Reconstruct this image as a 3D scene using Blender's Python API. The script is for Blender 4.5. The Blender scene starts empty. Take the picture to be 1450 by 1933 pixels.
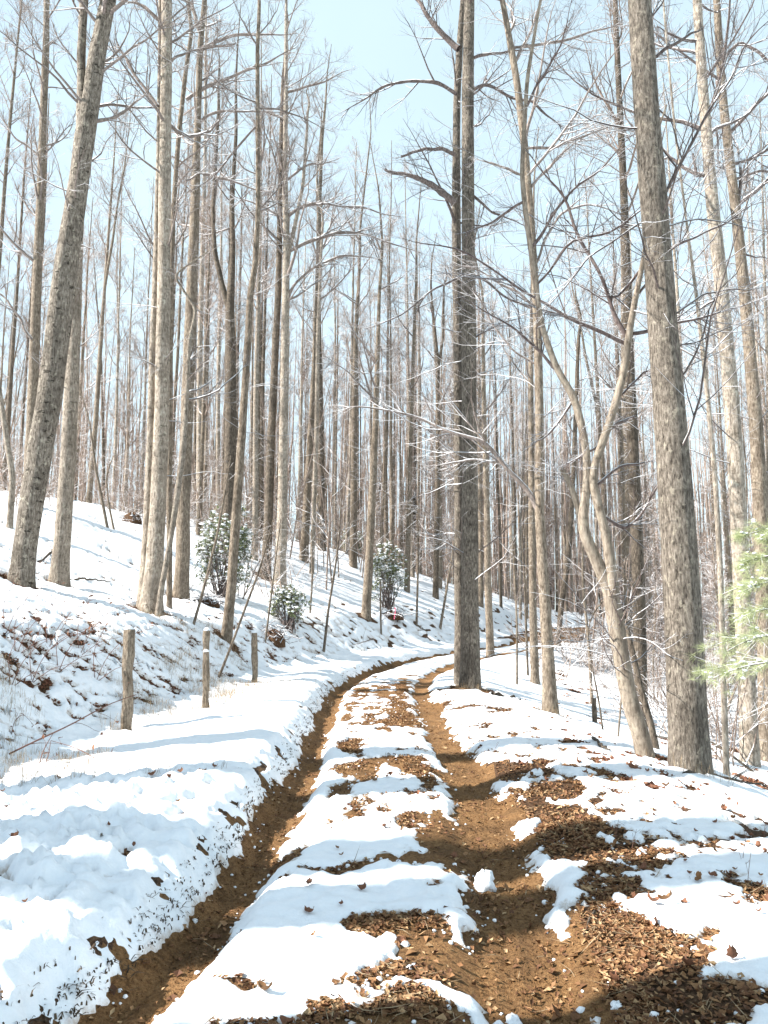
import bpy, math, random
import numpy as np

# ------------------------------------------------------------------ camera, sky, sun, exposure
S = bpy.context.scene
COL = S.collection
CAMZ = 1.6
TILT = math.atan((1150 - 966.5) / 1460.0)
cd = bpy.data.cameras.new('camera')
cd.sensor_fit = 'VERTICAL'; cd.sensor_height = 36.0; cd.lens = 1460.0 / 1933.0 * 36.0
cd.clip_start = 0.05; cd.clip_end = 3000
cam = bpy.data.objects.new('camera', cd); COL.objects.link(cam)
cam.location = (0, 0, CAMZ); cam.rotation_euler = (math.pi / 2 + TILT, 0, 0)
S.camera = cam

SUN_EL = math.radians(38); SUN_DIR = np.array([-1.0, -0.20, 0.0]); SUN_DIR /= np.linalg.norm(SUN_DIR)
TOSUN = np.array([SUN_DIR[0] * math.cos(SUN_EL), SUN_DIR[1] * math.cos(SUN_EL), math.sin(SUN_EL)])
W = bpy.data.worlds.new('World'); S.world = W; W.use_nodes = True
wn = W.node_tree.nodes; wl = W.node_tree.links
sky = wn.new('ShaderNodeTexSky'); sky.sky_type = 'NISHITA'; sky.sun_disc = False
sky.sun_elevation = SUN_EL; sky.sun_rotation = math.atan2(SUN_DIR[0], SUN_DIR[1])
sky.air_density = 1.0; sky.dust_density = 0.6; sky.ozone_density = 1.0; sky.altitude = 900
wn['Background'].inputs[1].default_value = 0.088
# thin high haze over the blue, thicker towards the horizon all the way round
tc = wn.new('ShaderNodeTexCoord'); sz = wn.new('ShaderNodeSeparateXYZ'); wl.new(tc.outputs['Generated'], sz.inputs[0])
mr = wn.new('ShaderNodeMapRange'); mr.inputs[1].default_value = 0.0; mr.inputs[2].default_value = 0.75; mr.inputs[3].default_value = 0.80; mr.inputs[4].default_value = 0.58
wl.new(sz.outputs[2], mr.inputs[0])
cn = wn.new('ShaderNodeTexNoise'); cn.inputs['Scale'].default_value = 2.2; cn.inputs['Detail'].default_value = 5; wl.new(tc.outputs['Generated'], cn.inputs['Vector'])
ma = wn.new('ShaderNodeMath'); ma.operation = 'MULTIPLY_ADD'; ma.inputs[1].default_value = 0.35; ma.inputs[2].default_value = -0.17; wl.new(cn.outputs['Fac'], ma.inputs[0])
ad = wn.new('ShaderNodeMath'); ad.operation = 'ADD'; ad.use_clamp = True; wl.new(mr.outputs[0], ad.inputs[0]); wl.new(ma.outputs[0], ad.inputs[1])
mx = wn.new('ShaderNodeMix'); mx.data_type = 'RGBA'; wl.new(ad.outputs[0], mx.inputs[0]); wl.new(sky.outputs[0], mx.inputs[6]); mx.inputs[7].default_value = (4.35, 5.4, 5.7, 1)
wl.new(mx.outputs[2], wn['Background'].inputs[0])
sd = bpy.data.lights.new('sun', 'SUN'); sd.energy = 5.0; sd.angle = math.radians(0.5); sd.color = (1.0, 0.96, 0.90)
sun = bpy.data.objects.new('sun', sd); COL.objects.link(sun)
from mathutils import Vector
sun.rotation_euler = Vector(TOSUN).to_track_quat('Z', 'Y').to_euler()
sun.location = (-20, 5, 30)
S.view_settings.view_transform = 'Standard'; S.view_settings.look = 'None'
S.view_settings.gamma = 1.0; S.view_settings.use_curve_mapping = False
S.view_settings.exposure = 1.45
try:
    S.cycles.max_bounces = 5; S.cycles.diffuse_bounces = 3; S.cycles.glossy_bounces = 1
    S.cycles.caustics_reflective = False; S.cycles.caustics_refractive = False
    S.cycles.use_denoising = True
except Exception:
    pass

# ------------------------------------------------------------------ noise and small maths
def _h(ix, iy, seed):
    h = (ix.astype(np.int64) * 374761393 + iy.astype(np.int64) * 668265263 + seed * 974711) & 0xFFFFFFFF
    h = ((h ^ (h >> 13)) * 1274126177) & 0xFFFFFFFF
    h = h ^ (h >> 16)
    return (h & 0xFFFFFF).astype(np.float64) / 0xFFFFFF
def vnoise(x, y, seed=0):
    x = np.asarray(x, float); y = np.asarray(y, float)
    fx = np.floor(x); fy = np.floor(y); a = x - fx; b = y - fy
    a = a * a * a * (a * (a * 6 - 15) + 10); b = b * b * b * (b * (b * 6 - 15) + 10)
    n00 = _h(fx, fy, seed); n10 = _h(fx + 1, fy, seed); n01 = _h(fx, fy + 1, seed); n11 = _h(fx + 1, fy + 1, seed)
    return (n00 * (1 - a) + n10 * a) * (1 - b) + (n01 * (1 - a) + n11 * a) * b
def fbm(x, y, oct=3, seed=0, gain=0.5):
    s = 0; amp = 1.0; tot = 0
    c, sn = math.cos(0.6), math.sin(0.6)
    for o in range(oct):
        s = s + amp * (vnoise(x, y, seed + o * 17) * 2 - 1); tot += amp; amp *= gain
        x, y = (x * c - y * sn) * 2.03 + 3.1, (x * sn + y * c) * 2.03 - 1.7
    return s / tot
def sstep(a, b, x):
    t = np.clip((x - a) / (b - a), 0, 1); return t * t * (3 - 2 * t)
def nrm(v):
    return v / np.maximum(np.linalg.norm(v, axis=-1, keepdims=True), 1e-9)

# ------------------------------------------------------------------ terrain
ROAD = np.array([(-.3, -40), (-.2, -5), (-.2, 0), (-.17, 3.3), (-.03, 5.2), (0.0, 7), (0, 9.7), (-.1, 12.5), (-.1, 15.6), (.25, 19), (1.0, 22.5),
                 (2.2, 26), (3.8, 29), (5.5, 32), (7.4, 36), (9.5, 41), (12, 47), (16, 54), (25, 62), (60, 80), (400, 160)], float)
_seg = ROAD[1:] - ROAD[:-1]; _sl = np.linalg.norm(_seg, axis=1); _cum = np.concatenate([[0], np.cumsum(_sl)]) - 40.0
def road_sl(x, y):
    """signed distance to the road centre line (right positive) and distance along it"""
    best = np.full(x.shape, 1e9); s = np.zeros(x.shape); l = np.zeros(x.shape)
    for i in range(len(_seg)):
        ax, ay = ROAD[i]; dx, dy = _seg[i] / _sl[i]
        t = np.clip((x - ax) * dx + (y - ay) * dy, 0, _sl[i])
        qx = x - ax - t * dx; qy = y - ay - t * dy
        d = np.hypot(qx, qy); m = d < best
        best = np.where(m, d, best); l = np.where(m, _cum[i] + t, l)
        s = np.where(m, np.sign(dy * qx - dx * qy) * d, s)
    return s, l
_A0 = (np.array([-10, 9.7, 11.4, 15, 22, 30, 60.]), np.array([3.6, 3.25, 2.8, 2.4, 1.75, 1.5, 1.5]))
_B0 = (np.array([-10, 8, 11.7, 15, 20, 30, 60.]), np.array([3.0, 3.05, 2.7, 2.1, 1.5, 1.2, 1.2]))
_SLP = (np.array([-10, 10, 20, 32, 48, 70.]), np.array([.36, .36, .40, .50, .56, .5]))
_SRT = (np.array([-10, 8, 14, 20, 60.]), np.array([.42, .40, .27, .24, .24]))
_RZ = (np.array([-50, 26, 34, 42, 50, 62, 90, 300.]), np.array([0, 0, .08, .45, .6, .3, -1.0, -2.]))
_CR = (np.array([-20, 12, 20, 28, 36, 45, 60, 80.]), np.array([16., 16., 15.5, 13.8, 11.0, 8.0, 5., 4.5]))
_HS = (np.array([-20, 40, 52, 70, 100.]), np.array([1, 1, .8, .35, .2]))
def splus(x, k):
    return np.where(x / k > 20, x, k * np.log1p(np.exp(np.clip(x / k, -30, 20))))
def H_(x, y, s, l):
    a = -s; z = np.interp(l, *_RZ)
    a0 = np.interp(l, *_A0); slp = np.interp(l, *_SLP)
    u = a - a0
    hl = 1.25 * sstep(0, 2.0, u) + slp * splus(u - 1.6, .35)
    over = splus(a - np.interp(l, *_CR), 2.0)
    hl = (hl - (slp + .10) * over) * np.interp(l, *_HS)
    hl = np.maximum(hl, -3)
    hl = hl + fbm(x * .22 + 5, y * .22, 2, 3) * .35 * sstep(1.0, 5, u) + fbm(x * .8, y * .8, 2, 9) * .10 * sstep(.2, 2, u)
    b0 = np.interp(l, *_B0); v = s - b0
    sr = np.interp(l, *_SRT)
    hr = -sr * splus(v, .25)
    floor = 2.6 + .7 * sstep(20, 60, l)
    hr = -floor * np.tanh(-hr / floor) 
    hr = hr + fbm(x * .25, y * .25 + 7, 2, 4) * .30 * sstep(1, 6, v)
    z = z * (1 - sstep(3, 20, v) * .9)
    return z + np.where(a > 0, hl * (a > 0), hr) 
def H(x, y):
    x = np.asarray(x, float); y = np.asarray(y, float)
    s, l = road_sl(x, y); return H_(x, y, s, l)
# wheel ruts (offset from centre line, half width)
def ruts(s, l, x, y):
    wob = .05 * fbm(l * .5, l * 0 + 2, 2, 31)
    lo = -.80 - .16 * sstep(4.2, 2.8, l) + wob; lw = .135 + .06 * sstep(17, 22, l) + .02 * sstep(5.0, 3.2, l) + .03 * fbm(l * .9, l * 0, 2, 33) + np.where(s < lo, .035 - .03 * sstep(5, 3.2, l), 0) * sstep(46, 30, l)
    ro = .80 - .03 * sstep(6, 3, l) + wob; rw = .21 + .06 * sstep(19, 24, l) + .02 * sstep(5.5, 4, l) - .04 * sstep(9, 13, l) + .03 * fbm(l * .9, l * 0 + 9, 2, 34)
    return np.abs(s - lo), lw, np.abs(s - ro), rw
def ground_z(x, y, s, l):
    h = H_(x, y, s, l)
    dl, lw, dr, rw = ruts(s, l, x, y)
    near = sstep(60, 30, l)
    h = h - .11 * np.exp(-(dl / (np.where(s < -.80, lw - .05, lw) + .06)) ** 4) - .09 * np.exp(-(dr / (rw + .06)) ** 4)
    h = h + .16 * sstep(.94, 1.22, -s - .14 * sstep(4.2, 2.8, l)) * sstep(4, 1.3, -s) * near + .04 * sstep(1.1, 1.5, s) * sstep(3, 1.6, s)
    h = h + .10 * sstep(-1.2, -2.2, s) * sstep(7, 4.5, l) * sstep(-6, -3, s)
    far = sstep(40, 6, l)
    h = h + far * .010 * (np.cos((dr + .04 * fbm(l * 1.2, l * 0, 2, 23)) * 52) * (dr < rw) + np.cos(dl * 50) * (dl < .13)) * (.4 + vnoise(x * 3, y * 1.5, 24))
    h = h + far * (.022 * fbm(x * 3.1, y * 3.1, 3, 21) + .008 * fbm(x * 14, y * 14, 2, 22))
    return h
def ell(x, y, cx, cy, rx, ry, k=.9, f=4.2, seed=50):
    """signed distance-like value outside a ragged ellipse (negative inside)"""
    n = fbm(x * f, y * f * .8, 4, seed, .6)
    x, y = x + .34 * fbm(x * 2.1 + seed, y * 2.1, 3, seed + 3), y + .5 * fbm(x * 2.1, y * 2.1 + seed, 3, seed + 5)
    r = np.sqrt(((x - cx) / rx) ** 2 + ((y - cy) / ry) ** 2)
    return (r - 1 + k * n) * min(rx, ry) / .10
PATCH = [(.36, 3.98, .30, .30), (.42, 5.75, .24, .75), (.30, 8.1, .24, .75), (-.30, 7.9, .14, 1.1), (-.38, 5.0, .20, .14), (.20, 3.36, .30, .16),
         (-.48, 3.35, .12, .07), (.05, 3.12, .35, .14), (-.36, 3.18, .22, .06), (1.12, 3.85, .27, .80), (1.22, 8.05, .62, .42), (1.25, 6.6, .55, .5), (1.30, 5.6, .40, .45),
         (1.12, 3.12, .36, .20), (1.62, 3.2, .14, .16), (1.38, 4.75, .22, .10), (-.22, 6.2, .16, .12), (.52, 4.55, .22, .25), (-.5, 5.5, .1, .2), (1.15, 12.6, .8, .3),
         (1.3, 15.6, .7, .35), (.25, 11.2, .25, .5), (-.33, 9.5, .22, .5), (.95, 13.6, .4, .3), (1.3, 14.3, .45, .15)]
# picture column, row and width of the nearer trunks' feet
FEET = [(38, 1103, 52), (110, 1106, 38), (284, 1158, 52), (341, 1130, 34), (426, 1208, 23), (888, 1303, 46), (1040, 1350, 34), (1226, 1432, 30), (1303, 1452, 88), (690, 1165, 20), (528, 1105, 24), (500, 1090, 22), (236, 1391, 16), (387, 1356, 12)]
def cover(x, y, s, l):
    """snow cover value: positive is snow, negative is bare ground"""
    far = sstep(60, 16, l)
    big = fbm(x * 1.1, y * 1.1, 2, 40); fine = fbm(x * 6.5, y * 6.5, 3, 41); med = fbm(x * 2.6, y * 3.4, 3, 42); crumb = fbm(x * 17, y * 15, 2, 39)
    c = np.full(x.shape, 3.0) + 0 * x
    on = (np.abs(s) < 2.2)
    dl, lw, dr, rw = ruts(s, l, x, y)
    c = np.minimum(c, (dl - lw) / .09 + (fine * .75 + med * .7) * np.where(s < -.8, .6, 1) + crumb * np.where(s < -.8, .2, .6))
    c = np.minimum(c, (dr - rw) / .09 + fine * .65 + med * .6 + crumb * .45)
    for i, p in enumerate(PATCH):
        c = np.minimum(c, ell(x, y, *p, seed=50 + i))
    # half-melted strip between the ruts
    mid = sstep(.75, .45, np.abs(s)) * (sstep(10.2, 11.0, l) * sstep(20, 16, l) * .85 + .66 * sstep(3.6, 5, l) * (.75 + .45 * sstep(-.1, .5, s)) * sstep(24, 20, l))
    c = np.minimum(c, 1.05 - mid * .85 + 1.45 * fbm(x * 5.0, y * 3.4, 4, 44, .65) + 20 * sstep(.7, 1.1, np.abs(s)) + 20 * (l > 26))
    bend = sstep(34, 36.5, l) * sstep(52, 47, l) * sstep(2.0, 1.5, np.abs(s))
    c = np.where(bend > .02, np.minimum(c, 1.2 - bend * 1.5 + .9 * fbm(x * 1.2, y * 3.5, 3, 38)), c)
    # thin melted spots on the right shoulder, more of them round the leaf drift
    sp = sstep(.8, 1.1, s) * sstep(3.4, 2.9, s) * sstep(4.2, 5.2, l) * sstep(17, 12, l)
    dense = np.exp(-(((x - 1.8) / 1.0) ** 2 + ((y - 7.2) / 1.0) ** 2))
    c = np.where(sp > .05, np.minimum(c, .62 - .34 * dense - .08 * sp + 1.55 * fbm(x * 7.5, y * 6.5, 3, 45)), c)
    for fx, fy, fr in feet():
        c = np.minimum(c, (np.sqrt((x - fx) ** 2 + (y - fy) ** 2) - fr * 1.45 - .05) / .10 + fine * 1.1 + crumb * .5)
    # hillside leaf specks
    a = -s; a0 = np.interp(l, *_A0)
    bank = sstep(-.4, .6, a - a0) * sstep(3.4, 2.0, a - a0)
    hill = sstep(.3, 1.5, a - a0)
    k = .47 - .27 * bank * (0.15 + 1.1 * vnoise(x * .8, y * .8, 47))
    hz = H_(x, y, s, l)
    c = np.where(hill + bank > .02, np.minimum(c, k + .95 * fbm(x * 9.5 + hz * 3, y * 7.5 + hz * 11.5, 3, 46, .6) + (1 - np.maximum(hill, bank)) * 3), c)
    # bottom-left clumps: a few dark gaps
    cl = sstep(-1.2, -1.6, s) * sstep(7.5, 6.5, l)
    c = np.where(cl > .05, np.minimum(c, .86 + 1.6 * fbm(x * 8, y * 8, 3, 48)), c)
    rt = sstep(.5, 2, s - np.interp(l, *_B0))
    c = np.where(rt > .05, np.minimum(c, .46 + .95 * fbm(x * 2.6, y * 2.6, 3, 49) + (1 - rt) * 2), c)
    return c
def snow_t(x, y, s, l, c):
    T = .046 - .014 * sstep(1.2, .8, np.abs(s)) + .042 * sstep(-1.0, -1.5, s) * sstep(40, 12, l) + .02 * fbm(x * 1.7, y * 1.7, 2, 60)
    t = np.where(c > 0, T * c / np.sqrt(c * c + .22), .09 * c)
    t = np.maximum(t, -.06)
    cp = np.clip(c, 0, 1)
    clump = sstep(-1.05, -1.7, s) * sstep(8.5, 5.5, l) * sstep(-14, -3, s)
    bil = np.sqrt(fbm(x * 4.2, y * 4.2, 2, 61) ** 2 + .01); bil2 = np.sqrt(fbm(x * 8.5, y * 8.5, 2, 62) ** 2 + .004)
    t = t + cp * clump * (.12 * (.42 - bil) + .09 * (.4 - bil2) + .028 * fbm(x * 19, y * 19, 2, 68))
    t = t + cp * far_w(l) * (.020 * fbm(x * 2.3, y * 4.2, 3, 63) + .010 * fbm(x * 11, y * 11, 3, 64, .6)) + cp * sstep(1.5, 3, np.abs(s)) * (.03 * fbm(x * 2.6, y * 2.6, 3, 67, .6))
    mid = sstep(.9, .5, np.abs(s)) * sstep(20, 9, l)
    t = t + cp * mid * .034 * (.4 - np.abs(fbm(x * 4.1, y * 4.1, 3, 65)))
    # steep dark bank along the left rut
    edge = np.exp(-((s + 1.16) / .15) ** 2) * sstep(34, 20, l)
    t = t - edge * (.050 - .022 * sstep(6, 4, l)) * np.clip(.35 + 2.6 * fbm(x * 10.5, y * 8.5, 3, 66, .55), 0, 1.7)
    return t
def far_w(l):
    return sstep(45, 10, l)

_feet = []
def feet():
    if not _feet:
        for a, b_, w in FEET:
            q = hit(a, b_); _feet.append((q[0], q[1], w * q[1] / 1460 / 2))
    return _feet
# camera ray helpers: where the sight line through a point of the picture meets the ground
_F = np.array([0, math.cos(TILT), math.sin(TILT)]); _U = np.array([0, -math.sin(TILT), math.cos(TILT)])
def ray(px, py):
    return _F + (px - 725) / 1460.0 * np.array([1.0, 0, 0]) + (966.5 - py) / 1460.0 * _U
def P(px, py, y):
    d = ray(px, py); k = y / d[1]
    return np.array([0, 0, CAMZ]) + d * k, k / 1460.0
def hit(px, py, tmin=2.0):
    d = ray(px, py); t = np.concatenate([np.arange(tmin, 30, .04), np.arange(30, 140, .2)])
    q = np.array([0, 0, CAMZ])[None] + d[None] * t[:, None]
    below = q[:, 2] < H(q[:, 0], q[:, 1])
    i = int(np.argmax(below)) if below.any() else int(np.argmin(q[:, 2] - H(q[:, 0], q[:, 1])))
    return q[i]
def gz(x, y):
    x = np.asarray(x, float); y = np.asarray(y, float); s, l = road_sl(x, y); return ground_z(x, y, s, l)

# ------------------------------------------------------------------ materials
def mat(name):
    m = bpy.data.materials.new(name); m.use_nodes = True
    nt = m.node_tree; b = nt.nodes['Principled BSDF']; b.inputs['Roughness'].default_value = .9
    try: b.inputs['Specular IOR Level'].default_value = .2
    except Exception: pass
    return m, nt, b
def node(nt, typ, **kw):
    n = nt.nodes.new(typ)
    for k, v in kw.items():
        if k.startswith('_'): setattr(n, k[1:], v)
        else: n.inputs[k.replace('__', ' ')].default_value = v
    return n
def ramp(nt, src, stops):
    r = nt.nodes.new('ShaderNodeValToRGB'); nt.links.new(src, r.inputs[0])
    e = r.color_ramp.elements
    while len(e) < len(stops): e.new(.5)
    for i, (p, c) in enumerate(stops):
        e[i].position = p; e[i].color = (*c, 1) if len(c) == 3 else c
    return r
def mixc(nt, f, a, b):
    n = nt.nodes.new('ShaderNodeMix'); n.data_type = 'RGBA'
    if hasattr(f, 'is_linked'): nt.links.new(f, n.inputs[0])
    else: n.inputs[0].default_value = f
    for sck, v in ((n.inputs[6], a), (n.inputs[7], b)):
        if hasattr(v, 'is_linked'): nt.links.new(v, sck)
        else: sck.default_value = (*v, 1)
    return n.outputs[2]
def coords(nt, scale, kind='Object'):
    t = nt.nodes.new('ShaderNodeTexCoord'); mp = nt.nodes.new('ShaderNodeMapping')
    mp.inputs['Scale'].default_value = scale; nt.links.new(t.outputs[kind], mp.inputs[0]); return mp.outputs[0]
def noise(nt, vec, sc, det=4, rough=.55):
    n = nt.nodes.new('ShaderNodeTexNoise'); n.inputs['Scale'].default_value = sc; n.inputs['Detail'].default_value = det
    n.inputs['Roughness'].default_value = rough; nt.links.new(vec, n.inputs['Vector']); return n.outputs['Fac']
def bump(nt, b, h, strength, dist):
    n = nt.nodes.new('ShaderNodeBump'); n.inputs['Strength'].default_value = strength; n.inputs['Distance'].default_value = dist
    nt.links.new(h, n.inputs['Height']); nt.links.new(n.outputs[0], b.inputs['Normal'])
def math_(nt, op, a, b=None):
    n = nt.nodes.new('ShaderNodeMath'); n.operation = op
    for i, v in enumerate((a, b)):
        if v is None: continue
        if hasattr(v, 'is_linked'): nt.links.new(v, n.inputs[i])
        else: n.inputs[i].default_value = v
    return n.outputs[0]

def bark(name, dark, mid, light, furrow=1.0, lichen=.35, vscale=1.0, snow=0.0, blotch=0.0):
    m, nt, b = mat(name)
    v1 = coords(nt, (1, 1, .26)); v2 = coords(nt, (1, 1, .75)); v3 = coords(nt, (1, 1, 1))
    n1 = noise(nt, v1, 34 * vscale, 6, .75); n2 = noise(nt, v2, 13 * vscale, 5, .65); n3 = noise(nt, v3, 2.2, 3)
    c = ramp(nt, n1, [(.36, dark), (.50, mid), (.66, light)]).outputs[0]
    lf = ramp(nt, n2, [(.56, (0, 0, 0)), (.66, (1, 1, 1))]).outputs[0]
    c = mixc(nt, math_(nt, 'MULTIPLY', lf, lichen), c, (min(light[0] * 1.35, .6), min(light[1] * 1.38, .6), light[2] * 1.3))
    df = ramp(nt, n3, [(.36, (1, 1, 1)), (.50, (0, 0, 0))]).outputs[0]
    c = mixc(nt, math_(nt, 'MULTIPLY', df, .45), c, dark)
    if blotch:
        n4 = noise(nt, coords(nt, (1, 1, 2.2)), 5.5, 4, .6)
        bf = ramp(nt, n4, [(.60, (0, 0, 0)), (.64, (1, 1, 1))]).outputs[0]
        c = mixc(nt, math_(nt, 'MULTIPLY', bf, blotch), c, (dark[0] * .35, dark[1] * .35, dark[2] * .3))
    oi = nt.nodes.new('ShaderNodeObjectInfo')
    val = math_(nt, 'ADD', math_(nt, 'MULTIPLY', oi.outputs['Random'], .35), .82)
    hs = nt.nodes.new('ShaderNodeHueSaturation'); hs.inputs['Saturation'].default_value = .98; nt.links.new(val, hs.inputs['Value']); nt.links.new(c, hs.inputs['Color'])
    c = hs.outputs[0]
    if snow:
        g = nt.nodes.new('ShaderNodeNewGeometry'); sx = nt.nodes.new('ShaderNodeSeparateXYZ'); nt.links.new(g.outputs['Normal'], sx.inputs[0])
        ns = noise(nt, coords(nt, (1, 1, 1)), 1.6, 3)
        f = math_(nt, 'ADD', sx.outputs[2], math_(nt, 'MULTIPLY', math_(nt, 'SUBTRACT', ns, .5), 1.8))
        sf = ramp(nt, f, [(.62 - .3 * snow, (0, 0, 0)), (.74 - .3 * snow, (1, 1, 1))]).outputs[0]
        c = mixc(nt, sf, c, (.82, .84, .87))
    nt.links.new(c, b.inputs['Base Color'])
    if furrow: bump(nt, b, math_(nt, 'ADD', n1, math_(nt, 'MULTIPLY', n2, .6)), min(1, 1.0 * furrow), .035)
    return m
M = {}
M['bark'] = bark('grey_bark', (.065, .048, .034), (.20, .158, .118), (.345, .29, .23), 1.0, .40)
M['bark_mottled'] = bark('mottled_bark', (.05, .04, .03), (.21, .175, .14), (.38, .335, .28), .9, .75, 1, 0, .8)
M['bark_pale'] = bark('pale_bark', (.11, .088, .066), (.30, .25, .20), (.47, .41, .345), .8, .5, 1, 0, .45)
M['bark_furrow'] = bark('furrowed_bark', (.04, .032, .025), (.165, .137, .11), (.31, .268, .22), 1.4, .6, 1.2)
M['bark_smooth'] = bark('smooth_tan_bark', (.13, .10, .075), (.30, .245, .19), (.42, .36, .29), .35, .3, .8, 0, .25)
M['bark_dark'] = bark('dark_bark', (.035, .028, .021), (.125, .098, .074), (.245, .20, .155), 1.1, .3, 1, 0, .3)
M['branch'] = bark('branch_bark', (.10, .08, .066), (.21, .17, .15), (.32, .27, .245), 0, .3, 1, .5)
M['branch_bare'] = bark('bare_branch_bark', (.07, .05, .045), (.15, .11, .10), (.25, .20, .18), 0, .3, 1, .25)
M['branch_dark'] = bark('dark_branch_bark', (.06, .046, .042), (.14, .11, .10), (.24, .195, .175), 0, .2, 1, .45)
M['twig'] = bark('twig_bark', (.15, .105, .082), (.29, .218, .175), (.40, .325, .28), 0, .2, 1, .5)
M['wood'] = bark('weathered_post_wood', (.07, .052, .036), (.24, .19, .14), (.40, .33, .255), 1.6, .3, 1.6)

m, nt, b = mat('snow'); M['snow'] = m
v = coords(nt, (1, 1, 1)); n1 = noise(nt, v, 60, 4, .7); n2 = noise(nt, v, 14, 4, .6)
at = nt.nodes.new('ShaderNodeAttribute'); at.attribute_name = 'thin'
nd = noise(nt, v, 35, 4, .7); sf = ramp(nt, math_(nt, 'MULTIPLY', at.outputs['Fac'], nd), [(.22, (0, 0, 0)), (.55, (1, 1, 1))]).outputs[0]
nt.links.new(mixc(nt, math_(nt, 'MULTIPLY', sf, .75), ramp(nt, n2, [(.3, (.80, .83, .87)), (.7, (.88, .89, .91))]).outputs[0], (.42, .33, .25)), b.inputs['Base Color'])
b.inputs['Roughness'].default_value = .65
bump(nt, b, math_(nt, 'ADD', math_(nt, 'MULTIPLY', n1, .35), n2), .45, .02)

def dirt_mat(name, leafy):
    m, nt, b = mat(name); v = coords(nt, (1, 1, 1))
    n1 = noise(nt, v, 45, 5, .7); n2 = noise(nt, v, 3.0, 4, .6); n3 = noise(nt, v, 150, 3, .6)
    if leafy:
        c = ramp(nt, n1, [(.30, (.03, .017, .010)), (.48, (.10, .052, .027)), (.62, (.19, .11, .06)), (.75, (.29, .19, .11))]).outputs[0]
    else:
        c = ramp(nt, n1, [(.28, (.06, .03, .013)), (.46, (.24, .125, .05)), (.74, (.40, .235, .105))]).outputs[0]
    w = ramp(nt, n2, [(.36, (1, 1, 1)), (.56, (0, 0, 0))]).outputs[0]
    c = mixc(nt, math_(nt, 'MULTIPLY', w, .5), c, (.055, .029, .013))
    nt.links.new(c, b.inputs['Base Color'])
    bump(nt, b, math_(nt, 'ADD', n1, math_(nt, 'MULTIPLY', n3, .5)), 1.0, .035)
    return m
M['dirt'] = dirt_mat('road_dirt', False); M['leafmould'] = dirt_mat('leaf_mould', True)

def leaf_mat(name, stops):
    m, nt, b = mat(name); g = nt.nodes.new('ShaderNodeNewGeometry')
    c = ramp(nt, g.outputs['Random Per Island'], stops).outputs[0]
    n = noise(nt, coords(nt, (1, 1, 1)), 60, 2)
    c = mixc(nt, math_(nt, 'MULTIPLY', n, .5), c, (.10, .055, .03)); nt.links.new(c, b.inputs['Base Color'])
    b.inputs['Roughness'].default_value = .42 if 'ever' in name else .7
    if 'ever' in name: b.inputs['Specular IOR Level'].default_value = .5
    return m
M['leaf'] = leaf_mat('dead_leaf', [(0, (.09, .038, .02)), (.4, (.20, .095, .042)), (.8, (.33, .185, .085)), (1, (.52, .36, .20))])
M['leaf_red'] = leaf_mat('red_brown_leaf', [(0, (.11, .04, .025)), (.5, (.20, .085, .05)), (1, (.32, .17, .10))])
M['evergreen'] = leaf_mat('evergreen_leaf', [(0, (.07, .10, .04)), (.5, (.17, .22, .10)), (1, (.32, .36, .17))])
M['grass'] = leaf_mat('dry_grass', [(0, (.16, .10, .055)), (.5, (.33, .24, .14)), (1, (.48, .38, .25))])
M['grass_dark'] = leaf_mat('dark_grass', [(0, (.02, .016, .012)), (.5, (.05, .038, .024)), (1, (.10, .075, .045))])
def plain(name, col, rough=.85):
    m, nt, b = mat(name); n = noise(nt, coords(nt, (1, 1, 1)), 8, 3)
    nt.links.new(ramp(nt, n, [(.3, tuple(c * .75 for c in col)), (.7, tuple(min(1, c * 1.2) for c in col))]).outputs[0], b.inputs['Base Color'])
    b.inputs['Roughness'].default_value = rough; return m
m, nt, b = mat('pine_needle'); M['needle'] = m
g = nt.nodes.new('ShaderNodeNewGeometry')
nt.links.new(ramp(nt, g.outputs['Random Per Island'], [(0, (.24, .29, .13)), (1, (.50, .53, .30))]).outputs[0], b.inputs['Base Color'])
M['ribbon'] = plain('pink_ribbon', (.75, .16, .26))
M['bramble'] = plain('bramble_stem', (.15, .075, .055))
M['moss'] = plain('mossy_dirt', (.10, .075, .04))

# ------------------------------------------------------------------ mesh building
def make_mesh(name, V, Q=None, T=None, smooth=True, mats=()):
    me = bpy.data.meshes.new(name); V = np.asarray(V, np.float32)
    Q = np.zeros((0, 4), np.int32) if Q is None else np.asarray(Q, np.int32).reshape(-1, 4)
    T = np.zeros((0, 3), np.int32) if T is None else np.asarray(T, np.int32).reshape(-1, 3)
    me.vertices.add(len(V)); me.vertices.foreach_set('co', V.ravel())
    me.loops.add(Q.size + T.size); me.loops.foreach_set('vertex_index', np.concatenate([Q.ravel(), T.ravel()]))
    st = np.concatenate([np.arange(len(Q)) * 4, Q.size + np.arange(len(T)) * 3]).astype(np.int32)
    me.polygons.add(len(Q) + len(T)); me.polygons.foreach_set('loop_start', st)
    me.polygons.foreach_set('use_smooth', np.full(len(Q) + len(T), smooth))
    for mm in mats: me.materials.append(mm)
    me.update(calc_edges=True); return me
def link(name, me, parent=None, loc=(0, 0, 0), rot=(0, 0, 0), scale=1.0):
    o = bpy.data.objects.new(name, me); COL.objects.link(o)
    o.location = loc; o.rotation_euler = rot
    o.scale = (scale,) * 3 if not hasattr(scale, '__len__') else scale
    if parent: o.parent = parent
    return o
def tag(o, label, cat, group=None):
    o['label'] = label; o['category'] = cat
    if group: o['group'] = group
    return o
def root(name, label, cat, loc, group=None):
    return tag(link(name, None, None, tuple(float(a) for a in loc)), label, cat, group)
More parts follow.
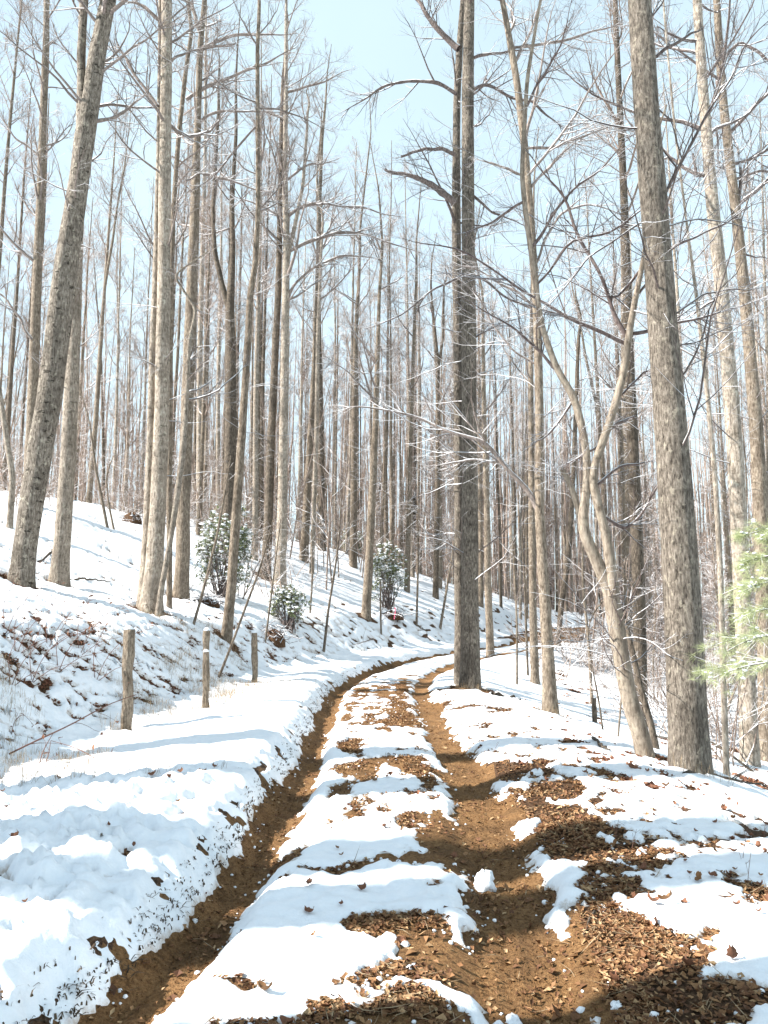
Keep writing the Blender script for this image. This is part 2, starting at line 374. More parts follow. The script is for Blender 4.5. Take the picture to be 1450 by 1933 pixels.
class Geo:
    def __init__(s): s.V = []; s.Q = []; s.T = []; s.n = 0
    def add(s, V, Q=None, T=None):
        V = np.asarray(V, float).reshape(-1, 3)
        if Q is not None and len(Q): s.Q.append(np.asarray(Q).reshape(-1, 4) + s.n)
        if T is not None and len(T): s.T.append(np.asarray(T).reshape(-1, 3) + s.n)
        s.V.append(V); s.n += len(V)
    def mesh(s, name, mats, smooth=True):
        V = np.concatenate(s.V) if s.V else np.zeros((0, 3))
        return make_mesh(name, V, np.concatenate(s.Q) if s.Q else None, np.concatenate(s.T) if s.T else None, smooth, mats)
def tubes(g, Pm, R, k):
    """Pm (m,n,3) centre lines, R (m,n) radii, k sides"""
    m, n, _ = Pm.shape
    t = np.empty_like(Pm); t[:, 1:-1] = Pm[:, 2:] - Pm[:, :-2]; t[:, 0] = Pm[:, 1] - Pm[:, 0]; t[:, -1] = Pm[:, -1] - Pm[:, -2]
    t = nrm(t); av = nrm(Pm[:, -1] - Pm[:, 0])
    ref = np.where(np.abs(av[:, 2:3]) > .8, np.array([[1., 0, 0]]), np.array([[0, 0, 1.]]))[:, None, :]
    u = nrm(ref - (ref * t).sum(-1, keepdims=True) * t); v = np.cross(t, u)
    a = np.arange(k) / k * 2 * np.pi
    V = Pm[:, :, None, :] + R[:, :, None, None] * (np.cos(a)[None, None, :, None] * u[:, :, None, :] + np.sin(a)[None, None, :, None] * v[:, :, None, :])
    base = (np.arange(m) * n * k)[:, None, None]; i = (np.arange(n - 1) * k)[None, :, None]; j = np.arange(k)[None, None, :]; j2 = (j + 1) % k
    Q = np.stack([base + i + j, base + i + j2, base + i + k + j2, base + i + k + j], -1)
    g.add(V.reshape(-1, 3), Q.reshape(-1, 4))
def sprout(Pm, R, cnt, t0, t1, ang, lenr, n, wob, up, rng, rr=.55, tip=.0015, absl=None, side=None):
    m, n0, _ = Pm.shape
    idx = np.repeat(np.arange(m), cnt); N = len(idx)
    t = rng.uniform(t0, t1, N); f = t * (n0 - 1); i = np.minimum(f.astype(int), n0 - 2); a = (f - i)
    base = Pm[idx, i] * (1 - a)[:, None] + Pm[idx, i + 1] * a[:, None]
    tan = nrm(Pm[idx, i + 1] - Pm[idx, i]); pr = R[idx, i] * (1 - a) + R[idx, i + 1] * a
    plen = np.linalg.norm(np.diff(Pm, axis=1), axis=2).sum(1)[idx]
    rv = rng.normal(size=(N, 3)); perp = nrm(rv - (rv * tan).sum(1, keepdims=True) * tan)
    al = np.clip(rng.normal(ang, .22, N), .15, 2.0)
    d = np.cos(al)[:, None] * tan + np.sin(al)[:, None] * perp
    L = (absl if absl is not None else plen * lenr) * (1.15 - .75 * (t - t0) / max(t1 - t0, .01)) * rng.uniform(.55, 1.2, N)
    out = np.empty((N, n, 3)); out[:, 0] = base; q = base.copy()
    for k in range(1, n):
        d = nrm(d + wob * rng.normal(size=(N, 3)) + np.array([0, 0, up]))
        q = q + d * (L / (n - 1))[:, None]; out[:, k] = q
    r0 = np.minimum(pr * rr, np.maximum(L * .016, .003)); w = np.linspace(0, 1, n)[None]
    return out, r0[:, None] * (1 - w) + tip * w
def resample(pts, rad, step):
    pts = np.asarray(pts, float); rad = np.asarray(rad, float)
    d = np.concatenate([[0], np.cumsum(np.linalg.norm(np.diff(pts, axis=0), axis=1))])
    n = max(4, int(d[-1] / step) + 1); s = np.linspace(0, d[-1], n)
    # smooth the poly-line a little
    q = np.stack([np.interp(s, d, pts[:, i]) for i in range(3)], 1); r = np.interp(s, d, rad)
    for _ in range(3):
        q[1:-1] = q[1:-1] * .5 + .25 * (q[:-2] + q[2:]); r[1:-1] = r[1:-1] * .5 + .25 * (r[:-2] + r[2:])
    return q, r
def trunk_geo(g, q, r, k, seed, rough=.05, flare=.45, ground=True):
    """one trunk with buttressed foot, ridges and an uneven outline; q relative to the foot"""
    n = len(q); t = np.gradient(q, axis=0); t = nrm(t)
    u = nrm(np.array([[1., 0, 0]]) - t[:, :1] * t); v = np.cross(t, u)
    a = np.arange(k) / k * 2 * np.pi
    hh = np.concatenate([[0], np.cumsum(np.linalg.norm(np.diff(q, axis=0), axis=1))])
    A = a[None] + 0 * hh[:, None]; Z = hh[:, None] + 0 * A
    cx, cy = np.cos(A), np.sin(A)
    ridge = fbm(cx * 2.2 + seed, cy * 2.2 + Z * .35, 3, seed % 97) * rough * 1.3 + fbm(cx * 6 + Z * .2, cy * 6 + Z * 1.6 + seed, 2, seed % 89) * rough * .8
    lump = fbm(Z * 1.3 + seed, cx * .8 + cy * .6, 2, seed % 83) * rough
    lob = 1 + .35 * np.cos(A * 4 + seed) + .2 * np.cos(A * 7 + seed * 2)
    fl = flare * np.exp(-Z / (r[0] * 1.5 + .05)) * lob if ground else 0
    RR = r[:, None] * (1 + ridge + lump + fl)
    V = q[:, None, :] + RR[..., None] * (cx[..., None] * u[:, None] + cy[..., None] * v[:, None])
    i = (np.arange(n - 1) * k)[:, None]; j = np.arange(k)[None]; j2 = (j + 1) % k
    Q = np.stack([i + j, i + j2, i + k + j2, i + k + j], -1)
    g.add(V.reshape(-1, 3), Q.reshape(-1, 4))
def pad(polys, n):
    """resample a list of (pts, rad) to n points each -> arrays"""
    Ps, Rs = [], []
    for p, r in polys:
        p = np.asarray(p, float); d = np.concatenate([[0], np.cumsum(np.linalg.norm(np.diff(p, axis=0), axis=1))])
        s = np.linspace(0, d[-1], n)
        q = np.stack([np.interp(s, d, p[:, i]) for i in range(3)], 1); rr = np.interp(s, d, r)
        for _ in range(2): q[1:-1] = q[1:-1] * .5 + .25 * (q[:-2] + q[2:])
        Ps.append(q); Rs.append(rr)
    return np.stack(Ps), np.stack(Rs)
def thin(g, lv, rng, sub=(5, 5), k=3, tipr=.0015, lens=(.42, .40), wob=.16, up=.05, ang=.85):
    """grow two more levels of side twigs on branch arrays lv"""
    Pm, R = lv
    b = sprout(Pm, R, sub[0], .15, .97, ang, lens[0], 6, wob, up, rng, tip=tipr * 1.3)
    tubes(g, *b, k)
    if sub[1]:
        c = sprout(*b, sub[1], .12, .97, ang, lens[1], 3, wob, up, rng, tip=tipr)
        tubes(g, *c, k)
        return b, c
    return b, None

# ------------------------------------------------------------------ the ground, the road and the snow
ys = np.concatenate([np.arange(-16, 1.5, .6), np.geomspace(1.5, 62, 580), np.geomspace(64, 130, 22), np.geomspace(150, 900, 8)])
hw = 1.5 + .62 * np.maximum(ys, 2.2)
NI = 356
ui = np.linspace(-1, 1, NI); ou = np.geomspace(.02, 1, 22)
def grid(ys, ui, ou):
    X = []
    for y in ys:
        w = 1.5 + .62 * max(y, 2.2)
        ext = 500 + .0 * y
        X.append(np.concatenate([(-w - ou * ext)[::-1], ui * w, w + ou * ext]))
    X = np.array(X); Y = np.repeat(ys[:, None], X.shape[1], 1); return X, Y
def heights(X, Y):
    s, l = road_sl(X, Y); return s, l, ground_z(X, Y, s, l)
def quads(nr, nc):
    i = np.arange(nr - 1)[:, None] * nc; j = np.arange(nc - 1)[None]
    return np.stack([i + j, i + j + 1, i + nc + j + 1, i + nc + j], -1).reshape(-1, 4)
X, Y = grid(ys, ui, ou); s_, l_, GZ = heights(X, Y)
C = cover(X, Y, s_, l_); T_ = snow_t(X, Y, s_, l_, C)
SZ = GZ + T_
Qs = quads(*X.shape)
tf = T_.ravel()
keep = (tf[Qs] > -.045).any(1)
me = make_mesh('snow', np.stack([X, Y, SZ], -1).reshape(-1, 3), Qs[keep], None, True, [M['snow']])
at = me.attributes.new('thin', 'FLOAT', 'POINT'); at.data.foreach_set('value', (sstep(.5, .0, C) * sstep(60, 20, l_)).ravel().astype(np.float32))
o = link('snow', me); o['kind'] = 'stuff'; o['label'] = 'white lumpy snow lying over the hillside, road and right slope'
# bare ground: the same sheet at half the density, split along the road into road and ground
X2 = X[::2, ::2]; Y2 = Y[::2, ::2]; G2 = GZ[::2, ::2]; s2 = s_[::2, ::2].ravel(); l2 = l_[::2, ::2].ravel()
Q2 = quads(*X2.shape); V2 = np.stack([X2, Y2, G2], -1).reshape(-1, 3)
isr = (np.abs(s2[Q2]).mean(1) < 1.12) & (l2[Q2].mean(1) > -20) & (l2[Q2].mean(1) < 70)
def sub(V, Q):
    u, inv = np.unique(Q.ravel(), return_inverse=True); return V[u], inv.reshape(-1, 4)
o = link('ground', make_mesh('ground', *sub(V2, Q2[~isr]), None, True, [M['leafmould']])); o['kind'] = 'structure'
o = link('dirt_road', make_mesh('dirt_road', *sub(V2, Q2[isr]), None, True, [M['dirt']])); o['kind'] = 'structure'
def snow_at(x, y):
    x = np.asarray(x, float); y = np.asarray(y, float); s, l = road_sl(x, y); g = ground_z(x, y, s, l); c = cover(x, y, s, l)
    return g, g + snow_t(x, y, s, l, c), c, s, l

# ------------------------------------------------------------------ trees drawn from the photograph
USED = []
def tree(name, label, trunk, bark_m, height=18, fork=(), limbs=(), auto=(14, .45, .98, 3.5), low=None, k=14, seed=1, rough=.05,
         flare=.45, d=None, wide=.92, br='branch', twigs=(10, 8), twl=(.50, .45), cat='tree', group=None, lean_d=0.0, sink=.25, wob=.16, parts=True, step=None):
    rng = np.random.default_rng(seed)
    h = hit(trunk[0][0], trunk[0][1]) if d is None else None
    if h is None:
        b, _ = P(trunk[0][0], trunk[0][1], d); base = np.array([b[0], d, float(gz(b[0], d))])
    else:
        base = np.array([h[0], h[1], float(gz(h[0], h[1]))])
    yd = base[1]; USED.append((base[0], base[1]))
    def conv(lst, y0):
        pts, rad = [], []
        for e in lst:
            dd = e[3] if len(e) > 3 else 0.0
            p, pix = P(e[0], e[1], y0 + dd); pts.append(p - base); rad.append(e[2] * pix / 2 * wide)
        return pts, rad
    pts, rad = conv(trunk, yd)
    pts[0] = np.array([pts[0][0], 0, -sink]); 
    top = pts[-1]; dirv = nrm(pts[-1] - pts[-2]); rem = height - top[2]
    if rem > .5:
        nn = max(3, int(rem / 2)); 
        dirv = nrm(dirv + np.array([0, 0, .6]))
        for i in range(1, nn + 1):
            pts.append(top + dirv * rem * i / nn + np.array([rng.normal(0, .12), rng.normal(0, .12), 0]) * (i / nn) * 2)
            rad.append(rad[len(trunk) - 1] * (1 - i / nn) + .012 * i / nn)
    r = root(name, label, cat, base, group)
    q, rr = resample(pts, rad, step or max(.10, min(.35, rad[0] * 1.0)))
    g = Geo(); trunk_geo(g, q, rr, k, seed * 7 + 3, rough, flare)
    polys = [(q, rr)]
    for f in fork:
        fp, fr = conv(f['pts'], yd + f.get('dy', 0)); fp[0] = fp[0] * 1.0
        ext = f.get('ext', 0)
        if ext:
            dv = nrm(nrm(fp[-1] - fp[-2]) + np.array([0, 0, .5])); e0 = fp[-1]; r0 = fr[-1]
            for i in range(1, 5): fp.append(e0 + dv * ext * i / 4 + rng.normal(0, .1, 3) * i / 4); fr.append(r0 * (1 - i / 4) + .01)
        if f.get('foot'):
            fz = float(gz(base[0] + fp[0][0], base[1] + fp[0][1])) - base[2]; fp[0][2] = fz - .2
        fq, frr = resample(fp, fr, max(.10, min(.35, fr[0] * 1.2)))
        trunk_geo(g, fq, frr, max(8, k - 4), seed * 11 + 5, rough, .35 if f.get('foot') else .1, True)
        polys.append((fq, frr))
    link('trunk', g.mesh('trunk', [M[bark_m]]), r)
    # crown: hand-placed limbs, then side branches, then twigs
    g = Geo(); L1 = []
    for lb in limbs:
        lp, lr = conv(lb, yd); lr[-1] = lr[-1] * (.95 if lb[-1][2] >= 5 else .4); L1.append((lp, lr))
    if L1:
        A = pad(L1, 20); ln = np.linalg.norm(A[0][:, -1] - A[0][:, 0], axis=1)[:, None, None]
        kk_ = rng.normal(0, .022, A[0].shape) * ln; kk_[:, 0] = 0; kk_[:, -1] = 0
        for _ in range(3): kk_[:, 1:-1] = kk_[:, 1:-1] * .4 + .3 * (kk_[:, :-2] + kk_[:, 2:])
        A = (A[0] + kk_, A[1] * rng.uniform(.88, 1.15, A[1].shape)); tubes(g, *A, 6)
        b, c = thin(g, A, rng, (12, 6), 3, wob=.13, lens=(.52, .5), ang=.7)
        e = sprout(A[0][:, -6:], A[1][:, -6:], 3, .75, 1.0, .35, 0, 6, .12, .05, rng, .8, absl=np.repeat(ln[:, 0, 0] * .35, 3)); tubes(g, *e, 3); thin(g, e, rng, (5, 0), 3)
    tp, tr = pad(polys, 40)
    n, t0, t1, al = auto
    if n:
        hts = tp[:, :, 2]
        A = sprout(tp[:1], tr[:1], n, t0, t1, 1.0, 0, 9, .12, .10, rng, .5, .004, absl=al); tubes(g, *A, 4)
        thin(g, A, rng, twigs, 3, lens=twl, wob=wob)
        if len(tp) > 1:
            A = sprout(tp[1:], tr[1:], max(4, n // 2), .35, t1, 1.0, 0, 8, .12, .10, rng, .5, .004, absl=al * .7); tubes(g, *A, 4)
            thin(g, A, rng, twigs, 3, lens=twl, wob=wob)
    if low:
        n, t0, t1, al = low
        A = sprout(tp, tr, n, t0, t1, 1.2, 0, 9, .13, .03, rng, .10, .003, absl=al * 1.6); tubes(g, *A, 3)
        thin(g, A, rng, (5, 3), 3, lens=(.5, .5), wob=.14)
    if g.n: link('crown', g.mesh('crown', [M[br]]), r)
    return r, base

tree('leaning_tree', 'thick mottled grey tree leaning right at the left edge, forked high up', [(38, 1103, 52), (58, 960, 58), (74, 860, 58), (92, 760, 60), (124, 500, 54), (141, 400, 50), (162, 250, 46), (172, 190, 44), (186, 90, 40), (205, 0, 38)],
     'bark_mottled', 19, fork=[dict(pts=[(158, 210, 22), (152, 110, 20), (160, 0, 17)], ext=6, dy=.05)], limbs=[[(60, 640, 7), (10, 560, 5), (-60, 520, 3)], [(175, 230, 10), (230, 215, 7), (290, 160, 4)]],
     k=22, seed=1, rough=.07, wide=.78, auto=(16, .5, .97, 3.2), low=(5, .3, .5, 1.2))
tree('bare_tree', 'straight pale grey tree just behind the thick leaning tree on the left', [(110, 1106, 38), (116, 1040, 33), (126, 900, 31), (134, 760, 29), (143, 560, 24), (149, 350, 19), (153, 180, 17), (157, 0, 15)],
     'bark_pale', 20, seed=2, k=18, auto=(16, .45, .97, 3), low=(5, .2, .5, 1.0))
tree('bare_tree', 'slim upright tree behind the thick leaning tree, a knot near the top of the picture', [(52, 960, 22), (62, 760, 22), (70, 520, 18), (79, 300, 15), (87, 85, 13), (88, 0, 11)], 'bark', 21, seed=3, k=12,
     limbs=[[(88, 85, 7), (102, 78, 5), (106, 84, 3)], [(80, 300, 5), (30, 260, 4), (-30, 180, 2)]], auto=(18, .35, .97, 3), low=(6, .25, .6, 1.5))
tree('bare_tree', 'small crooked whitish tree at the far left edge of the hillside', [(18, 1000, 13), (24, 900, 13), (16, 850, 12), (4, 770, 10), (-12, 660, 8)], 'bark_pale', 9, seed=4, k=10, auto=(12, .5, .97, 1.8))
tree('twin_tree', 'double trunked grey tree behind the fence posts, a thin stem at its left side', [(284, 1158, 44), (292, 1060, 35), (300, 920, 32), (306, 750, 29), (309, 560, 27), (311, 380, 25), (313, 200, 23), (315, 0, 21)],
     'bark_pale', 20, fork=[dict(pts=[(268, 1150, 24), (278, 1000, 18), (285, 800, 15), (289, 640, 13), (295, 480, 12), (299, 300, 9), (301, 120, 7), (302, 0, 6)], dy=.15, foot=True, ext=3)],
     limbs=[[(299, 200, 8), (245, 120, 6), (220, 85, 4), (218, 60, 2)], [(306, 40, 9), (270, 10, 7), (225, 0, 4)], [(318, 120, 6), (360, 95, 5), (443, 88, 3)]], k=20, seed=5, auto=(18, .45, .97, 3.2), low=(7, .12, .5, 1.2))
tree('leaning_tree', 'thin pale tree leaning from the foot of the double trunked tree', [(296, 1165, 15), (305, 1110, 12), (322, 1020, 11), (334, 940, 13), (345, 860, 13), (352, 760, 10), (358, 640, 8)], 'bark_pale', 8, seed=6, k=10, auto=(10, .55, .97, 1.6), cat='tree')
tree('bare_tree', 'grey forked tree just right of the double trunked tree', [(341, 1130, 32), (345, 1060, 28), (347, 940, 26), (355, 750, 25), (361, 560, 22), (368, 400, 19), (373, 250, 14), (377, 100, 12), (386, 0, 9)],
     'bark', 19, fork=[dict(pts=[(377, 60, 8), (366, 20, 7), (350, -10, 6)], ext=4)], limbs=[[(375, 95, 9), (425, 68, 7), (485, 63, 5), (560, 62, 3)], [(352, 188, 8), (410, 150, 7), (500, 125, 5), (560, 90, 3)], [(372, 240, 7), (395, 215, 6), (470, 212, 4), (545, 215, 2)],
     [(325, 295, 4), (380, 320, 6), (470, 355, 4), (540, 372, 2)], [(375, 90, 6), (443, 85, 4), (446, 82, 2)]], k=16, seed=7, auto=(18, .5, .97, 3), low=(8, .2, .6, 1.2))
tree('bare_tree', 'slim tree with a slanting upper stem between the double trunked tree and its forked neighbour', [(322, 1100, 12), (320, 900, 12), (322, 600, 11), (327, 400, 10), (338, 250, 10), (350, 140, 9), (362, 60, 8), (355, 0, 6)], 'bark', 16, seed=8, k=10, d=18, auto=(14, .4, .97, 2.5))
tree('leaning_tree', 'smooth grey tree in front of the snowy evergreen bush, bent near its top', [(426, 1208, 23), (436, 1120, 20), (447, 960, 19), (458, 800, 16), (468, 650, 15), (472, 560, 14), (482, 500, 12), (487, 400, 10), (487, 250, 9), (486, 100, 8), (490, 0, 7)],
     'bark', 17, limbs=[[(488, 205, 4), (540, 210, 4), (620, 245, 2)], [(482, 240, 5), (410, 320, 4), (340, 380, 2)]], k=14, seed=9, auto=(12, .5, .97, 2.5), low=(6, .2, .7, 1.2), flare=.3)
tree('forked_tree', 'dark tree behind the evergreen bush dividing into two stems above the slope', [(430, 1045, 28), (432, 950, 25), (436, 800, 23), (436, 640, 20), (434, 580, 18), (440, 480, 11), (438, 380, 9), (446, 250, 7)], 'bark_dark', 22,
     fork=[dict(pts=[(434, 590, 13), (420, 540, 11), (406, 480, 10), (402, 410, 8), (410, 250, 7)], ext=4)], seed=10, k=14, auto=(16, .5, .97, 3), low=(6, .3, .6, 1.2))
tree('bare_tree', 'dark barked straight tree right of the snowy evergreen bush', [(500, 1090, 22), (506, 1000, 18), (511, 850, 17), (518, 700, 15), (525, 560, 14), (528, 420, 11), (531, 250, 8)], 'bark_dark', 23, seed=11, k=14, auto=(18, .5, .97, 3.2), low=(10, .15, .6, 1.0))
tree('bare_tree', 'pale straight tree with arching white limbs, tallest in the middle of the picture', [(528, 1105, 24), (533, 960, 20), (536, 780, 18), (539, 600, 16), (541, 470, 14), (538, 330, 11), (540, 180, 9), (540, 30, 6)], 'bark_pale', 24,
     fork=[dict(pts=[(541, 500, 9), (556, 430, 8), (572, 350, 7), (580, 240, 5)], ext=2)],
     limbs=[[(540, 412, 8), (570, 385, 8), (620, 382, 6), (690, 395, 4), (760, 410, 2)], [(545, 475, 8), (590, 445, 8), (640, 438, 7), (720, 450, 4), (800, 480, 2)], [(545, 560, 7), (575, 510, 6), (640, 485, 5), (720, 490, 3)], [(541, 340, 6), (575, 315, 5), (640, 300, 2)],
            [(541, 175, 6), (600, 160, 4), (660, 132, 2)], [(538, 420, 6), (500, 390, 5), (440, 370, 3)]], k=16, seed=12, auto=(26, .42, .97, 3.2), low=(8, .2, .5, 1.2), br='branch')
tree('bare_tree', 'upright grey tree on the slope above the path, right of the pale arching tree', [(573, 1060, 18), (582, 900, 15), (592, 740, 14), (599, 580, 12), (602, 430, 9), (608, 260, 6)], 'bark', 24, seed=13, k=12, auto=(20, .42, .97, 3), low=(8, .2, .5, 1.2))
tree('bare_tree', 'slim pale stem close to the right of the pale arching tree', [(588, 1086, 10), (593, 960, 9), (598, 800, 9), (600, 640, 8), (606, 480, 6)], 'bark_pale', 18, seed=14, k=10, auto=(14, .42, .97, 2.2))
tree('bare_tree', 'dark upright tree on the crest above the left bank', [(609, 1040, 15), (607, 900, 13), (604, 740, 11), (601, 560, 9), (602, 420, 7)], 'bark_dark', 24, seed=15, k=12, auto=(20, .42, .97, 3), low=(8, .2, .5, 1.2))
tree('bare_tree', 'grey straight tree above the second evergreen bush', [(667, 1072, 16), (668, 930, 14), (669, 780, 12), (671, 640, 9), (678, 520, 6)], 'bark', 24, seed=16, k=12, auto=(20, .45, .97, 3), low=(8, .2, .5, 1.4))
tree('bare_tree', 'grey tree rising beside the second evergreen bush', [(690, 1165, 20), (696, 1080, 17), (702, 950, 15), (708, 820, 13), (712, 700, 10), (716, 560, 7)], 'bark', 18, seed=17, k=12, auto=(16, .42, .97, 2.6), low=(8, .2, .6, 1.4))
tree('bare_tree', 'thin forked tree between the second evergreen bush and the middle trunk', [(822, 1130, 13), (825, 980, 11), (827, 820, 10), (826, 680, 8), (818, 600, 6)], 'bark_dark', 18, fork=[dict(pts=[(827, 700, 6), (836, 640, 5), (838, 560, 4)], ext=2)], seed=18, k=10, auto=(14, .42, .97, 2.6), low=(8, .2, .6, 1.4))
tree('bare_tree', 'thin straight tree on the slope left of the middle trunk', [(768, 1118, 12), (772, 950, 10), (776, 800, 9), (781, 650, 7), (786, 520, 5)], 'bark', 20, seed=19, k=10, auto=(16, .42, .97, 2.6), low=(8, .2, .6, 1.2))
tree('twin_tree', 'tall double tree at the road bend with broken stubs on its left side', [(888, 1303, 42), (888, 1230, 38), (887, 1100, 36), (887, 950, 35), (886, 780, 32), (885, 600, 29), (884, 400, 26), (883, 200, 24), (886, 0, 21)],
     'bark_furrow', 22, fork=[dict(pts=[(868, 1240, 24), (867, 1050, 20), (866, 850, 18), (864, 600, 18), (861, 400, 18), (862, 200, 15), (868, 80, 13), (874, 0, 10)], dy=.45, foot=True, ext=5)],
     limbs=[[(858, 385, 18), (832, 358, 15), (790, 340, 11), (745, 328, 8), (727, 320, 6)], [(860, 292, 9), (835, 280, 8), (800, 280, 7), (757, 296, 5)], [(862, 178, 9), (838, 158, 8), (790, 148, 7), (730, 160, 5), (650, 210, 3)],
            [(866, 92, 13), (842, 70, 12), (815, 40, 10), (790, 0, 8), (760, -40, 5)], [(895, 370, 6), (930, 400, 5), (1000, 430, 3)], [(893, 170, 8), (915, 160, 7), (950, 172, 6), (1020, 210, 5), (1060, 240, 3)],
            [(893, 110, 7), (940, 100, 6), (1000, 95, 4)], [(895, 520, 6), (960, 560, 5), (1060, 600, 4), (1130, 610, 3)], [(872, 520, 5), (820, 550, 4), (750, 600, 3), (690, 620, 2)], [(895, 640, 4), (940, 610, 4), (990, 600, 2)]],
     k=20, seed=20, rough=.06, auto=(14, .5, .97, 3.2), low=(22, .10, .62, 1.5), br='branch_dark', flare=.25)
tree('bare_tree', 'slim tree close behind the double tree at the road bend', [(926, 1236, 17), (921, 1100, 14), (919, 950, 12), (914, 800, 10), (912, 640, 7)], 'bark', 17, seed=21, k=12, auto=(14, .4, .97, 2.4), low=(8, .2, .6, 1.4))
tree('bare_tree', 'tall grey tree with a long snowy limb reaching left over the road', [(1040, 1350, 34), (1036, 1260, 26), (1029, 1150, 23), (1023, 1050, 21), (1018, 960, 20), (1019, 850, 18), (1018, 740, 17), (1014, 600, 16), (1002, 420, 16), (990, 270, 15), (975, 150, 14), (956, 40, 12), (948, 0, 11)],
     'bark', 18, limbs=[[(1016, 965, 12), (990, 920, 10), (960, 880, 9), (930, 850, 8), (908, 838, 8), (870, 832, 7), (815, 810, 6), (750, 785, 5), (660, 768, 4)], [(960, 880, 5), (920, 866, 5), (860, 872, 4), (810, 880, 2)], [(1012, 580, 7), (960, 540, 6), (900, 505, 4), (850, 500, 2)],
            [(990, 280, 7), (1040, 280, 6), (1110, 255, 5), (1170, 235, 3)], [(985, 330, 6), (930, 310, 5), (900, 300, 3)], [(996, 360, 6), (1050, 300, 6), (1090, 265, 3)], [(972, 120, 6), (1000, 60, 5), (1020, 0, 4)],
            [(968, 90, 6), (1070, 75, 6), (1170, 45, 4)], [(1015, 690, 5), (970, 660, 4), (900, 560, 3), (840, 500, 2)], [(1010, 500, 6), (1060, 400, 5), (1110, 380, 4), (1180, 410, 3)]],
     k=18, seed=22, auto=(12, .5, .97, 3.0), low=(18, .25, .75, 2.0), flare=.3)
tree('bare_tree', 'straight narrow trunk standing just behind the tree with the long snowy limb', [(1010, 1292, 18), (1006, 1150, 15), (1004, 1000, 14), (1003, 850, 12), (1002, 700, 10), (1004, 560, 7)], 'bark', 16, seed=23, k=12, auto=(12, .42, .97, 2.4), low=(8, .2, .7, 1.4))
tree('leaning_tree', 'smooth tan tree leaning left and dividing into crossing stems beside the big right trunk', [(1226, 1432, 27), (1208, 1380, 27), (1190, 1330, 26), (1172, 1240, 25), (1160, 1160, 26), (1152, 1120, 24)],
     'bark_smooth', 0, fork=[dict(pts=[(1152, 1122, 20), (1130, 1065, 19), (1112, 1030, 18), (1097, 995, 17), (1103, 955, 14), (1110, 900, 13), (1106, 840, 12), (1085, 750, 12), (1052, 700, 10), (1022, 615, 9), (1006, 500, 8), (992, 400, 8), (985, 330, 7), (995, 150, 6), (1020, 0, 4)], dy=0.0, ext=1),
                              dict(pts=[(1158, 1125, 18), (1150, 1040, 15), (1136, 975, 14), (1122, 930, 13), (1116, 895, 12), (1145, 815, 13), (1166, 750, 12), (1180, 690, 12), (1186, 640, 11), (1198, 570, 9), (1213, 500, 8), (1228, 400, 5)], dy=-.05, ext=1.2),
                              dict(pts=[(1098, 985, 10), (1088, 950, 9), (1078, 910, 9), (1060, 885, 7)], dy=.1)],
     limbs=[[(1186, 640, 8), (1165, 610, 7), (1150, 590, 6), (1120, 480, 5), (1060, 360, 4), (1000, 290, 3)], [(1184, 650, 7), (1130, 615, 6), (1060, 600, 5), (990, 560, 4), (880, 470, 3), (760, 450, 2)], [(1188, 630, 7), (1240, 620, 5), (1330, 600, 4), (1450, 560, 2)],
            [(1120, 920, 5), (1170, 880, 4), (1230, 870, 3)], [(1130, 970, 5), (1180, 1000, 5), (1210, 980, 4), (1250, 900, 3)], [(1150, 810, 6), (1185, 790, 5), (1200, 785, 3)], [(1085, 750, 4), (1040, 820, 3), (1000, 840, 2)],
            [(1140, 830, 4), (1100, 860, 4), (1060, 880, 3)], [(1052, 700, 5), (1000, 640, 4), (940, 600, 3), (870, 560, 2)], [(1166, 750, 4), (1220, 700, 3), (1290, 690, 2)], [(1000, 470, 5), (1060, 380, 4), (1120, 330, 3), (1200, 250, 2)],
            [(990, 380, 5), (930, 420, 4), (880, 440, 2)], [(1213, 500, 4), (1170, 560, 4), (1130, 560, 2)], [(1010, 540, 4), (1080, 460, 4), (1180, 420, 3), (1290, 330, 2)], [(1200, 560, 4), (1270, 470, 4), (1350, 430, 3), (1450, 380, 2)], [(995, 200, 4), (1050, 100, 3), (1080, 0, 2)]],
     k=16, seed=24, rough=.035, wide=1.22, auto=(0, 0, 0, 0), low=(14, .55, .98, .9), br='branch_bare', flare=.25, wob=.2, step=.08)
tree('dead_trunk', 'dark dead pole leaning between the tan leaning tree and the big right trunk', [(1247, 1425, 15), (1230, 1370, 14), (1212, 1310, 13), (1196, 1240, 12), (1182, 1180, 11)], 'bark_dark', 0, seed=25, k=10, auto=(0, 0, 0, 0), flare=.05, cat='dead tree')
tree('bare_tree', 'massive grey brown trunk leaning slightly left, biggest on the right side', [(1303, 1452, 84), (1298, 1350, 76), (1290, 1200, 71), (1280, 1000, 68), (1266, 800, 63), (1250, 600, 59), (1236, 400, 53), (1220, 200, 49), (1207, 0, 45)],
     'bark_furrow', 21, d=8.5, limbs=[[(1262, 600, 4), (1330, 555, 4), (1450, 540, 3)], [(1240, 400, 7), (1290, 300, 6), (1350, 200, 5), (1400, 100, 4), (1450, 40, 3)], [(1232, 110, 8), (1280, 80, 7), (1330, 50, 4)], [(1210, 420, 4), (1150, 450, 4), (1080, 520, 3), (1020, 600, 2)], [(1262, 660, 3), (1330, 640, 3), (1420, 600, 2)]],
     k=30, seed=26, rough=.045, auto=(14, .55, .97, 3.4), low=(12, .15, .55, 1.6), br='branch_dark', flare=.16, step=.10)
